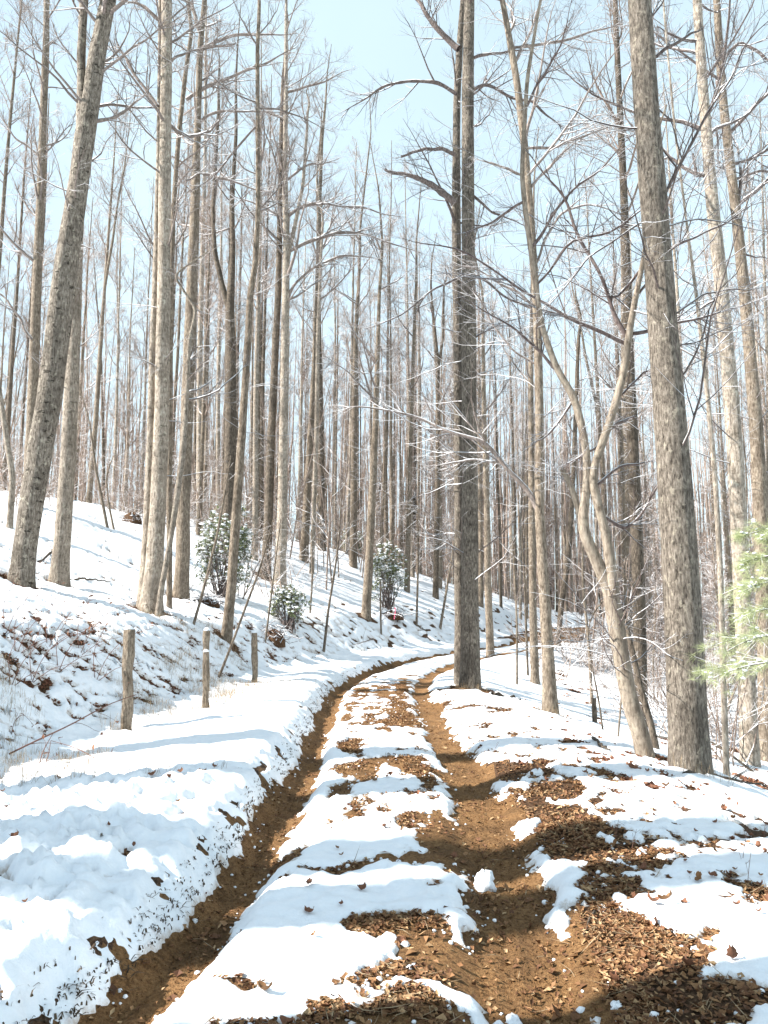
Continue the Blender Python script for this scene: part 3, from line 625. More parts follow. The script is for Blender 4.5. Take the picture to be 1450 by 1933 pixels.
tree('bare_tree', 'pale straight tree leaning left, first one right of the massive trunk', [(1416, 1446, 36), (1410, 1300, 34), (1400, 1100, 33), (1388, 850, 31), (1372, 650, 28), (1358, 500, 26), (1344, 380, 24), (1328, 180, 20), (1316, 0, 17)],
     'bark_pale', 21, limbs=[[(1336, 330, 7), (1314, 330, 7), (1308, 290, 5)], [(1326, 80, 8), (1290, 75, 6), (1240, 50, 4)], [(1360, 560, 5), (1300, 600, 4), (1230, 610, 2)]], k=18, seed=27, auto=(14, .5, .97, 3.2), low=(10, .25, .6, 2.0), br='branch_dark')
tree('bare_tree', 'grey tree at the right edge behind the pale leaning tree', [(1448, 1440, 32), (1444, 1200, 31), (1438, 1000, 30), (1428, 820, 27), (1410, 600, 23), (1392, 420, 20), (1375, 280, 18), (1362, 160, 16), (1353, 0, 14)],
     'bark', 22, d=15.5, limbs=[[(1366, 110, 8), (1400, 75, 7), (1450, 110, 5), (1500, 180, 4)], [(1360, 165, 10), (1354, 158, 8), (1352, 150, 4)], [(1385, 340, 6), (1440, 320, 5), (1500, 340, 3)], [(1400, 480, 5), (1460, 490, 3)]], k=16, seed=28, auto=(14, .5, .97, 3.2), low=(14, .25, .7, 2.2), br='branch_dark')
tree('bare_tree', 'slim pale tree between the massive trunk and the pale leaning tree', [(1371, 1470, 14), (1366, 1300, 12), (1361, 1100, 11), (1350, 900, 10), (1335, 740, 9), (1315, 560, 7), (1300, 450, 5)], 'bark_pale', 12, seed=29, k=10, auto=(14, .45, .97, 2.0), low=(8, .2, .6, 1.2))
tree('bare_tree', 'dark twisted slender tree right of the tree with the long snowy limb', [(1052, 1225, 10), (1060, 1140, 12), (1072, 1060, 12), (1080, 950, 10), (1086, 800, 9), (1092, 640, 7)], 'bark_dark', 16, seed=30, k=10, auto=(14, .42, .97, 2.2), low=(8, .2, .7, 1.4))
tree('bare_tree', 'grey trunk showing behind the crossing stems of the tan leaning tree', [(1186, 1235, 18), (1184, 1050, 17), (1182, 850, 16), (1178, 650, 13), (1176, 480, 9)], 'bark', 22, seed=31, k=12, auto=(16, .42, .97, 3), low=(10, .2, .7, 1.6))
tree('snag', 'short broken stump of a snag in the brush behind the right shoulder of the road', [(1124, 1372, 11), (1122, 1345, 11), (1121, 1318, 10)], 'bark_dark', 0, seed=32, k=9, auto=(0, 0, 0, 0), flare=.1, cat='snag')

# saplings and thin stems
SAP = [([(362, 1185, 6), (385, 1110, 6), (408, 1020, 5), (425, 930, 4), (436, 860, 2)], 'thin sapling leaning right against the left evergreen bush', 4.0),
       ([(408, 1288, 6), (440, 1210, 5), (466, 1140, 5), (492, 1070, 4), (516, 980, 2)], 'bare dark stick leaning right between the second and third fence posts', 3.0),
       ([(610, 1240, 6), (620, 1150, 5), (634, 1065, 4), (641, 1000, 3), (645, 930, 2)], 'dark thin sapling standing alone on the snowy slope above the left rut', 3.5),
       ([(500, 1215, 4), (510, 1140, 4), (520, 1060, 3), (530, 980, 2)], 'thin grey sapling beside the brush pile', 3.0),
       ([(720, 1203, 4), (718, 1150, 4), (719, 1100, 3)], 'short reddish sapling in the snow below the second evergreen bush', 2.0),
       ([(786, 1186, 5), (789, 1080, 4), (788, 980, 3), (790, 900, 2)], 'dark straight sapling right of the second evergreen bush', 3.5),
       ([(830, 1193, 6), (842, 1120, 5), (852, 1060, 4), (862, 990, 2)], 'leaning grey sapling left of the double tree at the bend', 3.0),
       ([(976, 1295, 5), (976, 1180, 4), (972, 1090, 4), (966, 1000, 2)], 'thin sapling in front of the road where it climbs out of sight', 3.5),
       ([(997, 1278, 5), (993, 1180, 5), (990, 1090, 4), (985, 1010, 2)], 'dark sapling left of the straight narrow trunk', 3.5),
       ([(1118, 1330, 7), (1112, 1220, 6), (1100, 1100, 5), (1100, 1000, 3)], 'crooked sapling rising from the brush behind the snag', 4.5),
       ([(1140, 1385, 4), (1132, 1330, 4), (1120, 1270, 3), (1110, 1210, 2)], 'dark bent stick leaning left at the edge of the right slope', 2.0),
       ([(590, 1090, 4), (585, 1160, 4), (588, 1000, 3)], 'pale thin sapling below the pale arching tree', 2.4),
       ([(1165, 1395, 4), (1172, 1330, 4), (1178, 1260, 3), (1182, 1200, 2)], 'thin upright stem just left of the foot of the tan leaning tree', 2.4),
       ([(1450, 1470, 6), (1400, 1440, 5), (1345, 1400, 4), (1300, 1380, 2)], 'long bare brown stick lying against the right slope', 1.0),
       ([(1355, 1395, 6), (1380, 1320, 6), (1405, 1255, 5), (1418, 1235, 3)], 'bent tan branch leaning right behind the massive trunk', 2.0),
       ([(205, 1000, 6), (192, 940, 6), (180, 880, 5), (170, 800, 3), (150, 730, 2)], 'crooked small tree on the hilltop right of the straight pale grey tree', 5.0),
       ([(217, 1003, 5), (205, 950, 4), (200, 900, 3), (214, 860, 2)], 'thin bent sapling on the hilltop left of the root mound', 3.0)]
for i, (pl, lab, hh) in enumerate(SAP):
    if pl[1][1] > pl[0][1]: pl = [pl[1], pl[0], pl[2]]
    nm = 'fallen_branch' if 'lying' in lab else ('stick' if 'stick' in lab or 'branch' in lab else 'sapling')
    tree(nm, lab, pl, 'bark_dark' if 'dark' in lab else 'bark', hh, seed=60 + i, k=7, rough=.03, flare=.12, auto=(9 if nm == 'sapling' else 4, .25, .95, .55 if nm == 'sapling' else .35), twigs=(3, 2), br='twig', cat='branch' if nm != 'sapling' else 'sapling', sink=.1, step=.12)

# ------------------------------------------------------------------ the woods behind: a dozen kinds of bare tree, copied
def kind_tree(hh, r0, seed, lean=.02, t0=.4, nl=18, al=2.6, fork=False, twigs=(10, 8), lowt=8, bk='bark', br='twig', k=8, sweep=.05):
    rng = np.random.default_rng(seed); n = 14
    z = np.linspace(0, hh, n); x = lean * z + sweep * np.cumsum(rng.normal(0, 1, n)) * .6; y = sweep * np.cumsum(rng.normal(0, 1, n)) * .6
    x -= x[0]; y -= y[0]; q = np.stack([x, y, z], 1); q[0, 2] = -.5
    r = r0 * (1 - .86 * (z / hh) ** 1.1)
    q, r = resample(q, r, hh / 26)
    g = Geo(); trunk_geo(g, q, r, k, seed, .05, .35); tp, tr = pad([(q, r)], 30)
    if fork:
        f, fr = sprout(tp, tr, 1, .42, .5, .35, .55, 10, .05, .18, rng, .75, .012); fr = np.linspace(r0 * .6, .012, 10)[None]; trunk_geo(g, f[0], fr[0], k, seed + 1, .04, 0, False)
        tp = np.concatenate([tp, pad([(f[0], fr[0])], 30)[0]]); tr = np.concatenate([tr, pad([(f[0], fr[0])], 30)[1]])
    mt = g.mesh('trunk', [M[bk]]); g = Geo()
    A = sprout(tp, tr, int(nl * 1.35), t0, .985, .8, 0, 8, .12, .13, rng, .45, .005, absl=al); tubes(g, *A, 3); thin(g, A, rng, twigs, 3, tipr=.0045, lens=(.46, .5), wob=.15, up=.06)
    if lowt:
        A = sprout(tp[:1], tr[:1], lowt, .06, t0, 1.3, 0, 5, .15, .0, rng, .2, .003, absl=.9); tubes(g, *A, 3); thin(g, A, rng, (3, 0), 3, wob=.2)
    return mt, g.mesh('crown', [M[br]])
KINDS = {
 'pole': [kind_tree(25, 0.109, 201, .01, .5, 18, 2.2), kind_tree(27, 0.133, 202, -.015, .45, 20, 2.5, bk='bark_pale'), kind_tree(23, 0.094, 203, .02, .45, 18, 2.0), kind_tree(26, 0.156, 204, .0, .45, 20, 2.8, bk='bark_dark')],
 'forked': [kind_tree(24, 0.140, 205, .01, .42, 12, 2.8, True), kind_tree(22, 0.117, 206, -.03, .42, 12, 2.6, True, bk='bark_pale')],
 'leaning': [kind_tree(21, 0.101, 207, .09, .45, 16, 2.4, bk='bark_dark'), kind_tree(20, 0.101, 208, -.08, .45, 16, 2.4)],
 'spreading': [kind_tree(20, 0.148, 209, .02, .30, 22, 4.0, twigs=(10, 6)), kind_tree(18, 0.125, 210, -.02, .28, 22, 3.6, twigs=(10, 6), bk='bark_smooth')],
 'small': [kind_tree(9, 0.043, 211, .05, .22, 16, 1.5, k=6, sweep=.08), kind_tree(7, 0.035, 212, -.06, .2, 16, 1.4, k=6, sweep=.1), kind_tree(11, 0.051, 213, .0, .25, 18, 1.6, k=6, sweep=.08)],
}
def bush_mesh(seed, hh=1.6, n=14):
    rng = np.random.default_rng(seed); g = Geo()
    base = np.zeros((n, 3)); base[:, :2] = rng.normal(0, .25, (n, 2)); d = nrm(np.stack([rng.normal(0, .5, n), rng.normal(0, .5, n), np.ones(n)], 1))
    pts = np.empty((n, 7, 3)); pts[:, 0] = base - np.array([0, 0, .1])
    for i in range(1, 7): d = nrm(d + rng.normal(0, .14, (n, 3))); pts[:, i] = pts[:, i - 1] + d * hh / 6 * rng.uniform(.7, 1.2, (n, 1))
    R = np.linspace(.012, .003, 7)[None].repeat(n, 0); tubes(g, pts, R, 4); thin(g, (pts, R), rng, (6, 4), 3, tipr=.002, wob=.2)
    return g.mesh('stems', [M['twig']])
BUSH = [bush_mesh(231), bush_mesh(232, 2.2), bush_mesh(233, 1.3, 20)]
REG = {'left': 'on the left hilltop behind the double trunked tree', 'middle': 'on the slope above the path behind the evergreen bushes', 'bend': 'in the dense woods beyond the bend of the road', 'right': 'down the right slope behind the massive trunk'}
LOOK = {'pole': 'straight tree', 'forked': 'forked tree', 'leaning': 'slanting tree', 'spreading': 'spreading tree', 'small': 'twiggy little tree'}
rng = np.random.default_rng(77)
def place(n, mode):
    out = []; tries = 0
    while len(out) < n and tries < 60000:
        tries += 1
        if mode == 'left': ang = rng.uniform(-.56, -.16); y = 27 + 40 * rng.random() ** .9
        elif mode == 'middle': ang = rng.uniform(-.20, .10); y = 36 + 40 * rng.random() ** .9
        elif mode == 'bend': ang = rng.uniform(.06, .34); y = 33 + 45 * rng.random() ** .8
        else: ang = rng.uniform(.30, .60); y = 17 + 50 * rng.random() ** .75
        x = ang * y; s, l = road_sl(np.array([x]), np.array([y])); s, l = s[0], l[0]
        if abs(s) < 2.2: continue
        if s < 0 and -s < np.interp(l, *_A0) + (2.0 if y < 26 else .8): continue
        if any((x - a) ** 2 + (y - b_) ** 2 < (.9 if y < 35 else .5) for a, b_ in USED): continue
        USED.append((x, y)); out.append((x, y))
    return out
BINS = [(-9999, 62, 'at the far left behind the thick leaning tree'), (62, 240, 'between the straight pale tree and the double trunked tree'), (240, 330, 'behind the double trunked tree'), (330, 480, 'behind the large evergreen bush'),
        (480, 570, 'behind the pale arching tree'), (570, 680, 'on the crest right of the pale arching tree'), (680, 800, 'above the smaller evergreen bush'), (800, 920, 'behind the double tree at the road bend'),
        (920, 1030, 'where the road climbs out of sight'), (1030, 1150, 'behind the tree with the long snowy limb'), (1150, 1240, 'behind the tan leaning tree'), (1240, 1340, 'behind the massive trunk'), (1340, 9999, 'down the right slope behind the young pine')]
def where(x, y):
    px = 725 + 1460 * x / y
    for a, b_, t in BINS:
        if a <= px < b_: return t
def copy_kind(kind, x, y, region):
    ks = KINDS[kind]; mt, mc = ks[rng.integers(len(ks))]
    z = float(gz(x, y)); sc = rng.uniform(.68, 1.02)
    tone = {'grey_bark': 'grey', 'pale_bark': 'pale', 'dark_bark': 'dark', 'smooth_tan_bark': 'tan'}[mt.materials[0].name]
    far = 'nearer' if y < 33 else ('distant' if y < 48 else 'farthest'); lab = far + ' ' + tone + ' ' + LOOK[kind] + ' ' + where(x, y)
    r = root('bare_tree' if kind != 'small' else 'understorey_tree', lab, 'tree', (x, y, z), lab.replace(' tree ', ' trees ', 1))
    r.rotation_euler = (0, 0, rng.uniform(0, 6.28)); r.scale = (sc * rng.uniform(.85, 1.15),) * 2 + (sc,)
    link('trunk', mt, r); link('crown', mc, r)
WT = ['pole', 'forked', 'leaning', 'spreading', 'small']
for mode, n, p in (('left', 88, [.55, .12, .10, .08, .15]), ('middle', 66, [.58, .12, .08, .10, .12]), ('bend', 80, [.48, .12, .10, .14, .16]), ('right', 58, [.40, .12, .12, .18, .18])):
    for x, y in place(n, mode): copy_kind(WT[rng.choice(5, p=p)], x, y, mode)
# trees outside the picture on the sunny side, whose shadows cross the road
for x, y, kd in ((-8.2, 5.4, 'pole'), (-7.0, 3.6, 'pole'), (-6.4, 1.9, 'pole'), (-11.5, 1.9, 'pole'), (-9.5, 0.2, 'forked'), (-15, 2.6, 'pole'), (-13, 6.2, 'pole')):
    ks = KINDS[kd]; mt, mc = ks[rng.integers(len(ks))]; z = float(gz(x, y))
    r = root('bare_tree', 'tall bare tree standing on the bank beyond the left edge of the road', 'tree', (x, y, z), 'trees on the bank beside the road'); r.rotation_euler = (0, 0, rng.uniform(0, 6)); r.scale = (1.5, 1.5, 1.0)
    link('trunk', mt, r, scale=(1.6, 1.6, 1)); link('crown', mc, r)
# far woods: one mass of slim trunks and twigs
g = Geo(); rf = np.random.default_rng(5); N = 1200
y = rf.uniform(58, 120, N); x = y * rf.uniform(-.62, .66, N); z = gz(x, y); hh = rf.uniform(16, 27, N)
s, l = road_sl(x, y); ok = np.abs(s) > 3; x, y, z, hh = x[ok], y[ok], z[ok], hh[ok]; N = len(x)
pts = np.empty((N, 6, 3)); lean = rf.normal(0, .03, (N, 2))
for i in range(6):
    pts[:, i, 0] = x + lean[:, 0] * hh * i / 5 + rf.normal(0, .08, N); pts[:, i, 1] = y + lean[:, 1] * hh * i / 5; pts[:, i, 2] = z - .5 + (hh + .5) * i / 5
R = rf.uniform(.08, .19, N)[:, None] * np.linspace(1, .12, 6)[None]; tubes(g, pts, R, 5)
A = sprout(pts, R, 6, .3, .98, .8, 0, 5, .1, .12, rf, .4, .006, absl=2.4); tubes(g, *A, 3)
o = link('far_forest', g.mesh('far_forest', [M['twig']])); o['kind'] = 'stuff'; o['label'] = 'distant bare woods of slim trunks closing the view'
# thin saplings too many to count under the tall trees
g = Geo(); rf = np.random.default_rng(15); N = 2300
y = rf.uniform(29, 66, N); x = y * rf.uniform(-.60, .62, N); s, l = road_sl(x, y); a0 = np.interp(l, *_A0)
ok = (s > 3) | ((s < 0) & (-s > a0 + 3.2)); ok &= rf.random(N) < np.where(s > 0, .62, .42); x, y = x[ok], y[ok]; N = len(x); z = gz(x, y); hh = rf.uniform(2.5, 9, N)
pts = np.empty((N, 5, 3)); dx = rf.normal(0, .10, (N, 2)); q = np.stack([x, y, z - .2], 1)
for i in range(5):
    pts[:, i] = q; dx = dx + rf.normal(0, .05, (N, 2)); q = q + np.concatenate([dx * hh[:, None] / 4, hh[:, None] / 4], 1)
R = (.010 + .0042 * hh)[:, None] * np.linspace(1, .25, 5)[None]; tubes(g, pts, R, 3)
A = sprout(pts, R, 13, .10, .98, .9, .30, 4, .14, .06, rf, .5, .004); tubes(g, *A, 3); B = sprout(*A, 2, .2, .95, .8, .5, 3, .15, .05, rf, tip=.004); tubes(g, *B, 3)
o = link('sapling_thicket', g.mesh('sapling_thicket', [M['twig']])); o['kind'] = 'stuff'; o['label'] = 'thicket of thin leafless saplings under the tall trees'
# low twiggy brush in the woods
BR = {'left': 'leafless twiggy bush on the left hilltop under the trees', 'bend': 'leafless twiggy bush among the trunks beyond the road bend', 'right': 'leafless twiggy bush on the right slope below the road'}
for reg, n, a0, a1, y0, y1 in (('left', 22, -.5, -.12, 22, 42), ('bend', 26, .12, .36, 24, 52), ('right', 26, .34, .56, 13, 42)):
    for _ in range(n):
        for _t in range(200):
            y = rng.uniform(y0, y1); x = y * rng.uniform(a0, a1); s, l = road_sl(np.array([x]), np.array([y]))
            if abs(s[0]) > 2.6 and (s[0] > 0 or -s[0] > np.interp(l[0], *_A0) + 2.5): break
        k = rng.integers(3); lab = ('nearer' if y < 22 else ('distant' if y < 33 else 'farthest')) + ' ' + ('low', 'tall', 'thick')[k] + ' leafless twiggy bush ' + where(x, y)
        o = tag(link('twiggy_bush', BUSH[k], None, (x, y, float(gz(x, y))), (0, 0, rng.uniform(0, 6)), rng.uniform(.8, 1.5)), lab, 'bush', lab.replace('bush', 'bushes', 1))

# ------------------------------------------------------------------ fence posts
def post(px, py, topy, wpx, lab, seed, leanp=0, lump=False):
    h = hit(px, py); base = np.array([h[0], h[1], float(gz(h[0], h[1]))]); top, pix = P(px + leanp, topy, base[1]); rr = wpx * pix / 2 * .82
    r = root('fence_post', lab, 'fence post', base, 'old fence posts along the left bank')
    n = 26; zz = np.linspace(-.3, 1, n)[:, None]; q = zz * (top - base)[None]; q[:, 0] += fbm(zz[:, 0] * 3, zz[:, 0] * 0 + seed, 2, seed) * rr * .5
    rad = rr * (1 + .18 * fbm(zz[:, 0] * 4, zz[:, 0] * 0 + 3 + seed, 2, seed)); rad[-1] *= .93
    g = Geo(); trunk_geo(g, q, rad, 18, seed, .30, 0, False)
    k = 18; nv = g.n; g.add([q[-1] + np.array([0, 0, .004])]); 
    g.T.append(np.array([[nv - k + j, nv - k + (j + 1) % k, nv] for j in range(k)]))
    link('post', g.mesh('post', [M['wood']]), r)
    g = Geo(); cap(g, q[-1] + np.array([0, 0, -.005]), rr * 1.05, rr * 1.0, seed)
    link('snow_cap', g.mesh('snow_cap', [M['snow']]), r)
    if lump:
        g = Geo(); cap(g, q[int(n * .78)] + np.array([.01, -rr * .9, 0]), rr * .9, rr * .7, seed + 3); link('snow_clump', g.mesh('snow_clump', [M['snow']]), r)
def cap(g, c, r, h, seed, k=14, m=6):
    a = np.arange(k) / k * 2 * np.pi; V = []
    for i in range(m):
        f = i / (m - 1) * math.pi / 2; rr = r * math.cos(f); zz = h * math.sin(f)
        n = 1 + .25 * fbm(np.cos(a) * 1.5 + seed, np.sin(a) * 1.5 + i * .4, 2, seed)
        V.append(np.stack([c[0] + rr * n * np.cos(a), c[1] + rr * n * np.sin(a), c[2] + zz * n], 1))
    i = (np.arange(m - 1) * k)[:, None]; j = np.arange(k)[None]; j2 = (j + 1) % k
    g.add(np.concatenate(V), np.stack([i + j, i + j2, i + k + j2, i + k + j], -1).reshape(-1, 4))
post(236, 1391, 1188, 20, 'tallest weathered fence post, nearest of the three in front of the left bank', 5, 9)
post(387, 1356, 1190, 15, 'middle weathered fence post with a snow clump below its top', 6, 4, True)
post(480, 1308, 1194, 11, 'shortest weathered fence post nearest the brush pile', 7, 1)

# ------------------------------------------------------------------ evergreen bushes
def leaf_cloud(g, centers, L, Wd, rng, droop=.5, up=.3):
    """small folded leaves: 4 triangles each, tilted outward from their shoot tips"""
    n = len(centers); az = rng.uniform(0, 2 * np.pi, n); el = rng.normal(-.15, droop, n)
    d = np.stack([np.cos(az) * np.cos(el), np.sin(az) * np.cos(el), np.sin(el)], 1)
    sd_ = nrm(np.cross(d, np.array([0, 0, 1.]) + rng.normal(0, .3, (n, 3)))); nn = np.cross(sd_, d)
    l = (L * rng.uniform(.7, 1.25, n))[:, None]; w = (Wd * rng.uniform(.7, 1.2, n))[:, None]
    a = centers; m = a + d * l * .5 - nn * w * .12; e = a + d * l - nn * l * .12
    V = np.stack([a, m + sd_ * w + nn * w * .35, e, m - sd_ * w + nn * w * .35, m], 1).reshape(-1, 3)
    b = (np.arange(n) * 5)[:, None]
    T = np.concatenate([b + np.array([[0, 4, 1]]), b + np.array([[1, 4, 2]]), b + np.array([[0, 3, 4]]), b + np.array([[4, 3, 2]])])
    g.add(V, None, T)
def blob(g, c, r, rng, k=7, m=5, flat=.6):
    a = np.arange(k) / k * 2 * np.pi; V = []
    for i in range(m):
        f = (i / (m - 1) - .5) * math.pi * .98
        n = rng.uniform(.55, 1.35, k)
        V.append(np.stack([c[0] + r * n * np.cos(f) * np.cos(a), c[1] + r * n * np.cos(f) * np.sin(a), c[2] + r * flat * np.sin(f) * np.ones(k)], 1))
    i = (np.arange(m - 1) * k)[:, None]; j = np.arange(k)[None]; j2 = (j + 1) % k
    g.add(np.concatenate(V), np.stack([i + j, i + j2, i + k + j2, i + k + j], -1).reshape(-1, 4))
def evergreen(px, py, wpx, hpx, lab, seed, nsh=420, nsnow=260):
    h = hit(px, py); base = np.array([h[0], h[1], float(gz(h[0], h[1]))]); pix = P(px, py, base[1])[1]; w = wpx * pix / 2; ht = hpx * pix
    rng = np.random.default_rng(seed); r = root('evergreen_bush', lab, 'bush', base)
    # shoots fill an uneven lobed volume
    lob = [(rng.uniform(-.55, .55), rng.uniform(-.5, .5), rng.uniform(.15, .85), rng.uniform(.16, .34)) for _ in range(19)]
    pts = []
    while len(pts) < nsh:
        a = lob[rng.integers(len(lob))]; v = nrm(rng.normal(size=3)) * a[3] * rng.random() ** .4
        p = np.array([(a[0] + v[0]) * w * (1.15 - .55 * max(0, a[2] + v[2] - .3)), (a[1] + v[1]) * w, (a[2] + v[2] * .8) * ht])
        if .08 * ht < p[2] < 1.02 * ht: pts.append(p)
    pts = np.array(pts)
    g = Geo(); st = pts[rng.choice(len(pts), 46, False)]; fr = np.zeros_like(st); fr[:, :2] = rng.normal(0, .12, (46, 2)) * w; fr[:, 2] = -.1
    mid = (fr + st) / 2 + rng.normal(0, .08, (46, 3)) * w; tubes(g, np.stack([fr, fr * .6 + mid * .4 + np.array([0, 0, .05]), mid, st], 1), np.linspace(.018, .005, 4)[None].repeat(46, 0), 5)
    link('stems', g.mesh('stems', [M['branch_dark']]), r)
    g = Geo(); cen = np.repeat(pts, 6, 0) + rng.normal(0, .03, (len(pts) * 6, 3)); leaf_cloud(g, cen, .13, .026, rng); link('foliage', g.mesh('foliage', [M['evergreen']], False), r)['kind'] = 'stuff'
    g = Geo(); o = pts[np.argsort(-(pts[:, 2] / ht + .3 * rng.normal(size=len(pts))))][:nsnow]
    for p in o: blob(g, p + np.array([rng.normal(0, .03), rng.normal(0, .03), .035]), rng.uniform(.025, .075), rng, flat=.42)
    link('snow_load', g.mesh('snow_load', [M['snow']]), r)['kind'] = 'stuff'
    return base, w
ev1 = evergreen(420, 1130, 150, 195, 'large round evergreen bush loaded with snow behind the smooth grey tree', 1, 560, 620)
ev2 = evergreen(732, 1150, 108, 135, 'smaller bright green evergreen bush halfway up the slope above the road', 2, 400, 340)
ev3 = evergreen(542, 1190, 95, 90, 'low sparse evergreen bush half buried in snow above the brush pile', 3, 170, 200)
evergreen(660, 1045, 90, 45, 'far low evergreen thicket on the crest between two trunks', 4, 200, 90)

# pine boughs on the right
def pine(px, py, y, lab, seed=8):
    rng = np.random.default_rng(seed); b, pix = P(px, py, y); base = np.array([b[0], y, float(gz(b[0], y))])
    r = root('pine_sapling', lab, 'pine', base); top = 3.1 - base[2] - .6
    n = 12; q = np.stack([np.linspace(0, .05, n), np.zeros(n), np.linspace(-.2, top, n)], 1); g = Geo(); trunk_geo(g, q, np.linspace(.028, .006, n), 8, 3, .04, .2); link('trunk', g.mesh('trunk', [M['bark']]), r)
    gs = Geo()
    for tier in range(6):
        zt = max(1.15 - base[2], .3) + (top - 1.0 + base[2]) * .75 * tier / 5; nb = 5; ln = .78 - .45 * tier / 5
        gn = Geo(); gb = Geo(); tipsn = []
        for b_ in range(nb):
            az = b_ / nb * 6.283 + tier * 1.1 + rng.normal(0, .2); L = ln * rng.uniform(.8, 1.15); m_ = 7; t = np.linspace(0, 1, m_)
            p = np.stack([np.cos(az) * t * L, np.sin(az) * t * L, zt + .12 * t * L - .28 * t * t * L], 1); R = np.linspace(.009, .003, m_)
            tubes(gb, p[None], R[None], 4)
            sh = sprout(p[None], R[None], 12, .25, .98, .75, .42, 4, .06, .0, rng, tip=.002); tubes(gb, *sh, 3)
            cs = np.concatenate([sh[0].reshape(-1, 3)[rng.integers(0, 48, 40)], p[rng.integers(2, 7, 8)]])
            # needle tufts
            N_ = len(cs) * 15; c = np.repeat(cs, 15, 0) + rng.normal(0, .012, (N_, 3)); out = np.array([math.cos(az), math.sin(az), .15])
            d = nrm(out[None] * .9 + rng.normal(0, .62, (N_, 3))); sd_ = nrm(np.cross(d, rng.normal(size=(N_, 3)))) * .0011; ll = rng.uniform(.07, .12, N_)[:, None]
            gn.add(np.stack([c - sd_, c + sd_, c + d * ll - np.array([0, 0, .012])], 1).reshape(-1, 3), None, np.arange(N_ * 3).reshape(-1, 3))
            for k in rng.integers(0, len(cs), 9): blob(gs, cs[k] + np.array([0, 0, .012]), rng.uniform(.008, .024), rng, flat=.5)
        bo = link('bough', gb.mesh('bough', [M['branch_bare']]), r); link('needles', gn.mesh('needles', [M['needle']], False), bo)
    link('snow_load', gs.mesh('snow_load', [M['snow']]), r)['kind'] = 'stuff'
pine(1500, 1330, 6.6, 'young pine with light green snow dusted boughs at the right edge')

# ------------------------------------------------------------------ root mound, brush pile, sticks, ribbon, snow clod
def pile(name, lab, cat, px, py, wpx, hpx, seed, n=90, mat_='branch_bare', soil=True):
    h = hit(px, py); base = np.array([h[0], h[1], float(gz(h[0], h[1]))]); pix = P(px, py, base[1])[1]; w = wpx * pix / 2; ht = hpx * pix; rng = np.random.default_rng(seed)
    r = root(name, lab, cat, base)
    if soil:
        g = Geo(); a = np.linspace(0, 2 * np.pi, 25)[:-1]; V = []
        for i in range(9):
            f = i / 8; rr = w * .8 * math.cos(f * 1.5); nz = 1 + .3 * fbm(np.cos(a) * 2 + i * .3, np.sin(a) * 2, 3, seed); V.append(np.stack([rr * nz * np.cos(a), rr * nz * np.sin(a) * .8, -.15 + (ht * .75 + .15) * math.sin(f * 1.5) * nz], 1))
        i = (np.arange(8) * 24)[:, None]; j = np.arange(24)[None]; g.add(np.concatenate(V), np.stack([i + j, i + (j + 1) % 24, i + 24 + (j + 1) % 24, i + 24 + j], -1).reshape(-1, 4)); link('mound', g.mesh('mound', [M['leafmould']]), r)
    g = Geo(); p0 = np.stack([rng.normal(0, w * .5, n), rng.normal(0, w * .4, n), np.abs(rng.normal(0, ht * .45, n))], 1); d = nrm(np.stack([rng.normal(0, 1, n), rng.normal(0, .8, n), rng.normal(.1, .3, n)], 1)); L = rng.uniform(.3, 1.2, n) * w
    pts = p0[:, None] + d[:, None] * (np.linspace(-.5, .5, 5)[None, :, None] * L[:, None, None]) + rng.normal(0, .03, (n, 5, 3)); tubes(g, pts, rng.uniform(.004, .014, n)[:, None] * np.linspace(1, .5, 5)[None], 4)
    for _ in range(max(6, n // 8)):
        blob(g, p0[rng.integers(n)] * np.array([1, 1, 1.1]), .001, rng)
    link('sticks', g.mesh('sticks', [M[mat_]]), r)['kind'] = 'stuff'
    g = Geo()
    for _ in range(14): 
        q = p0[rng.integers(n)]; blob(g, np.array([q[0], q[1], q[2] + .05]), rng.uniform(.04, .12) * min(1, w), rng, flat=.4)
    link('snow_patch', g.mesh('snow_patch', [M['snow']]), r)['kind'] = 'stuff'
pile('root_mound', 'brown mound of roots and earth on the hilltop at a tree foot', 'root mound', 248, 988, 48, 24, 11, 90)
pile('brush_pile', 'low pile of dark sticks right of the shortest fence post', 'brush pile', 515, 1215, 62, 28, 12, 130)
pile('brush_pile', 'reddish brown leaf and stick heap under the large evergreen bush', 'brush pile', 385, 1140, 90, 12, 13, 90)
pile('brush_pile', 'small stick heap under the smaller bright green evergreen bush', 'brush pile', 735, 1165, 70, 12, 14, 60)
def ground_stick(pl, rad, lab, seed, snow=False, lift=.03, name='fallen_branch', m_='bark_dark', cat='branch', nb=3):
    rng = np.random.default_rng(seed); hs = [hit(a, b_) for a, b_ in pl]; base = np.array([hs[0][0], hs[0][1], float(snow_at([hs[0][0]], [hs[0][1]])[1][0])])
    q = np.array([[p[0] - base[0], p[1] - base[1], float(max(snow_at([p[0]], [p[1]])[0][0], snow_at([p[0]], [p[1]])[1][0])) - base[2] + lift] for p in hs]); r = root(name, lab, cat, base)
    Pm, R = pad([(q, np.linspace(rad, rad * .4, len(q)))], 14); Pm += rng.normal(0, rad * .4, Pm.shape); g = Geo(); tubes(g, Pm, R, 7)
    if nb: b = sprout(Pm, R, nb, .2, .9, .8, .25, 5, .1, .05, rng, tip=.002); tubes(g, *b, 4)
    link('stem', g.mesh('stem', [M[m_]]), r)
ground_stick([(118, 1040), (95, 1052), (72, 1068)], .05, 'dark reddish fallen limb between the leaning tree and the straight pale tree', 21, nb=1)
ground_stick([(130, 1098), (165, 1102), (207, 1106)], .03, 'thin dark fallen branch right of the straight pale grey tree', 22, nb=2)
ground_stick([(930, 1318), (960, 1322), (985, 1326)], .045, 'dark fallen log in the snow right of the double tree at the bend', 23, nb=1)
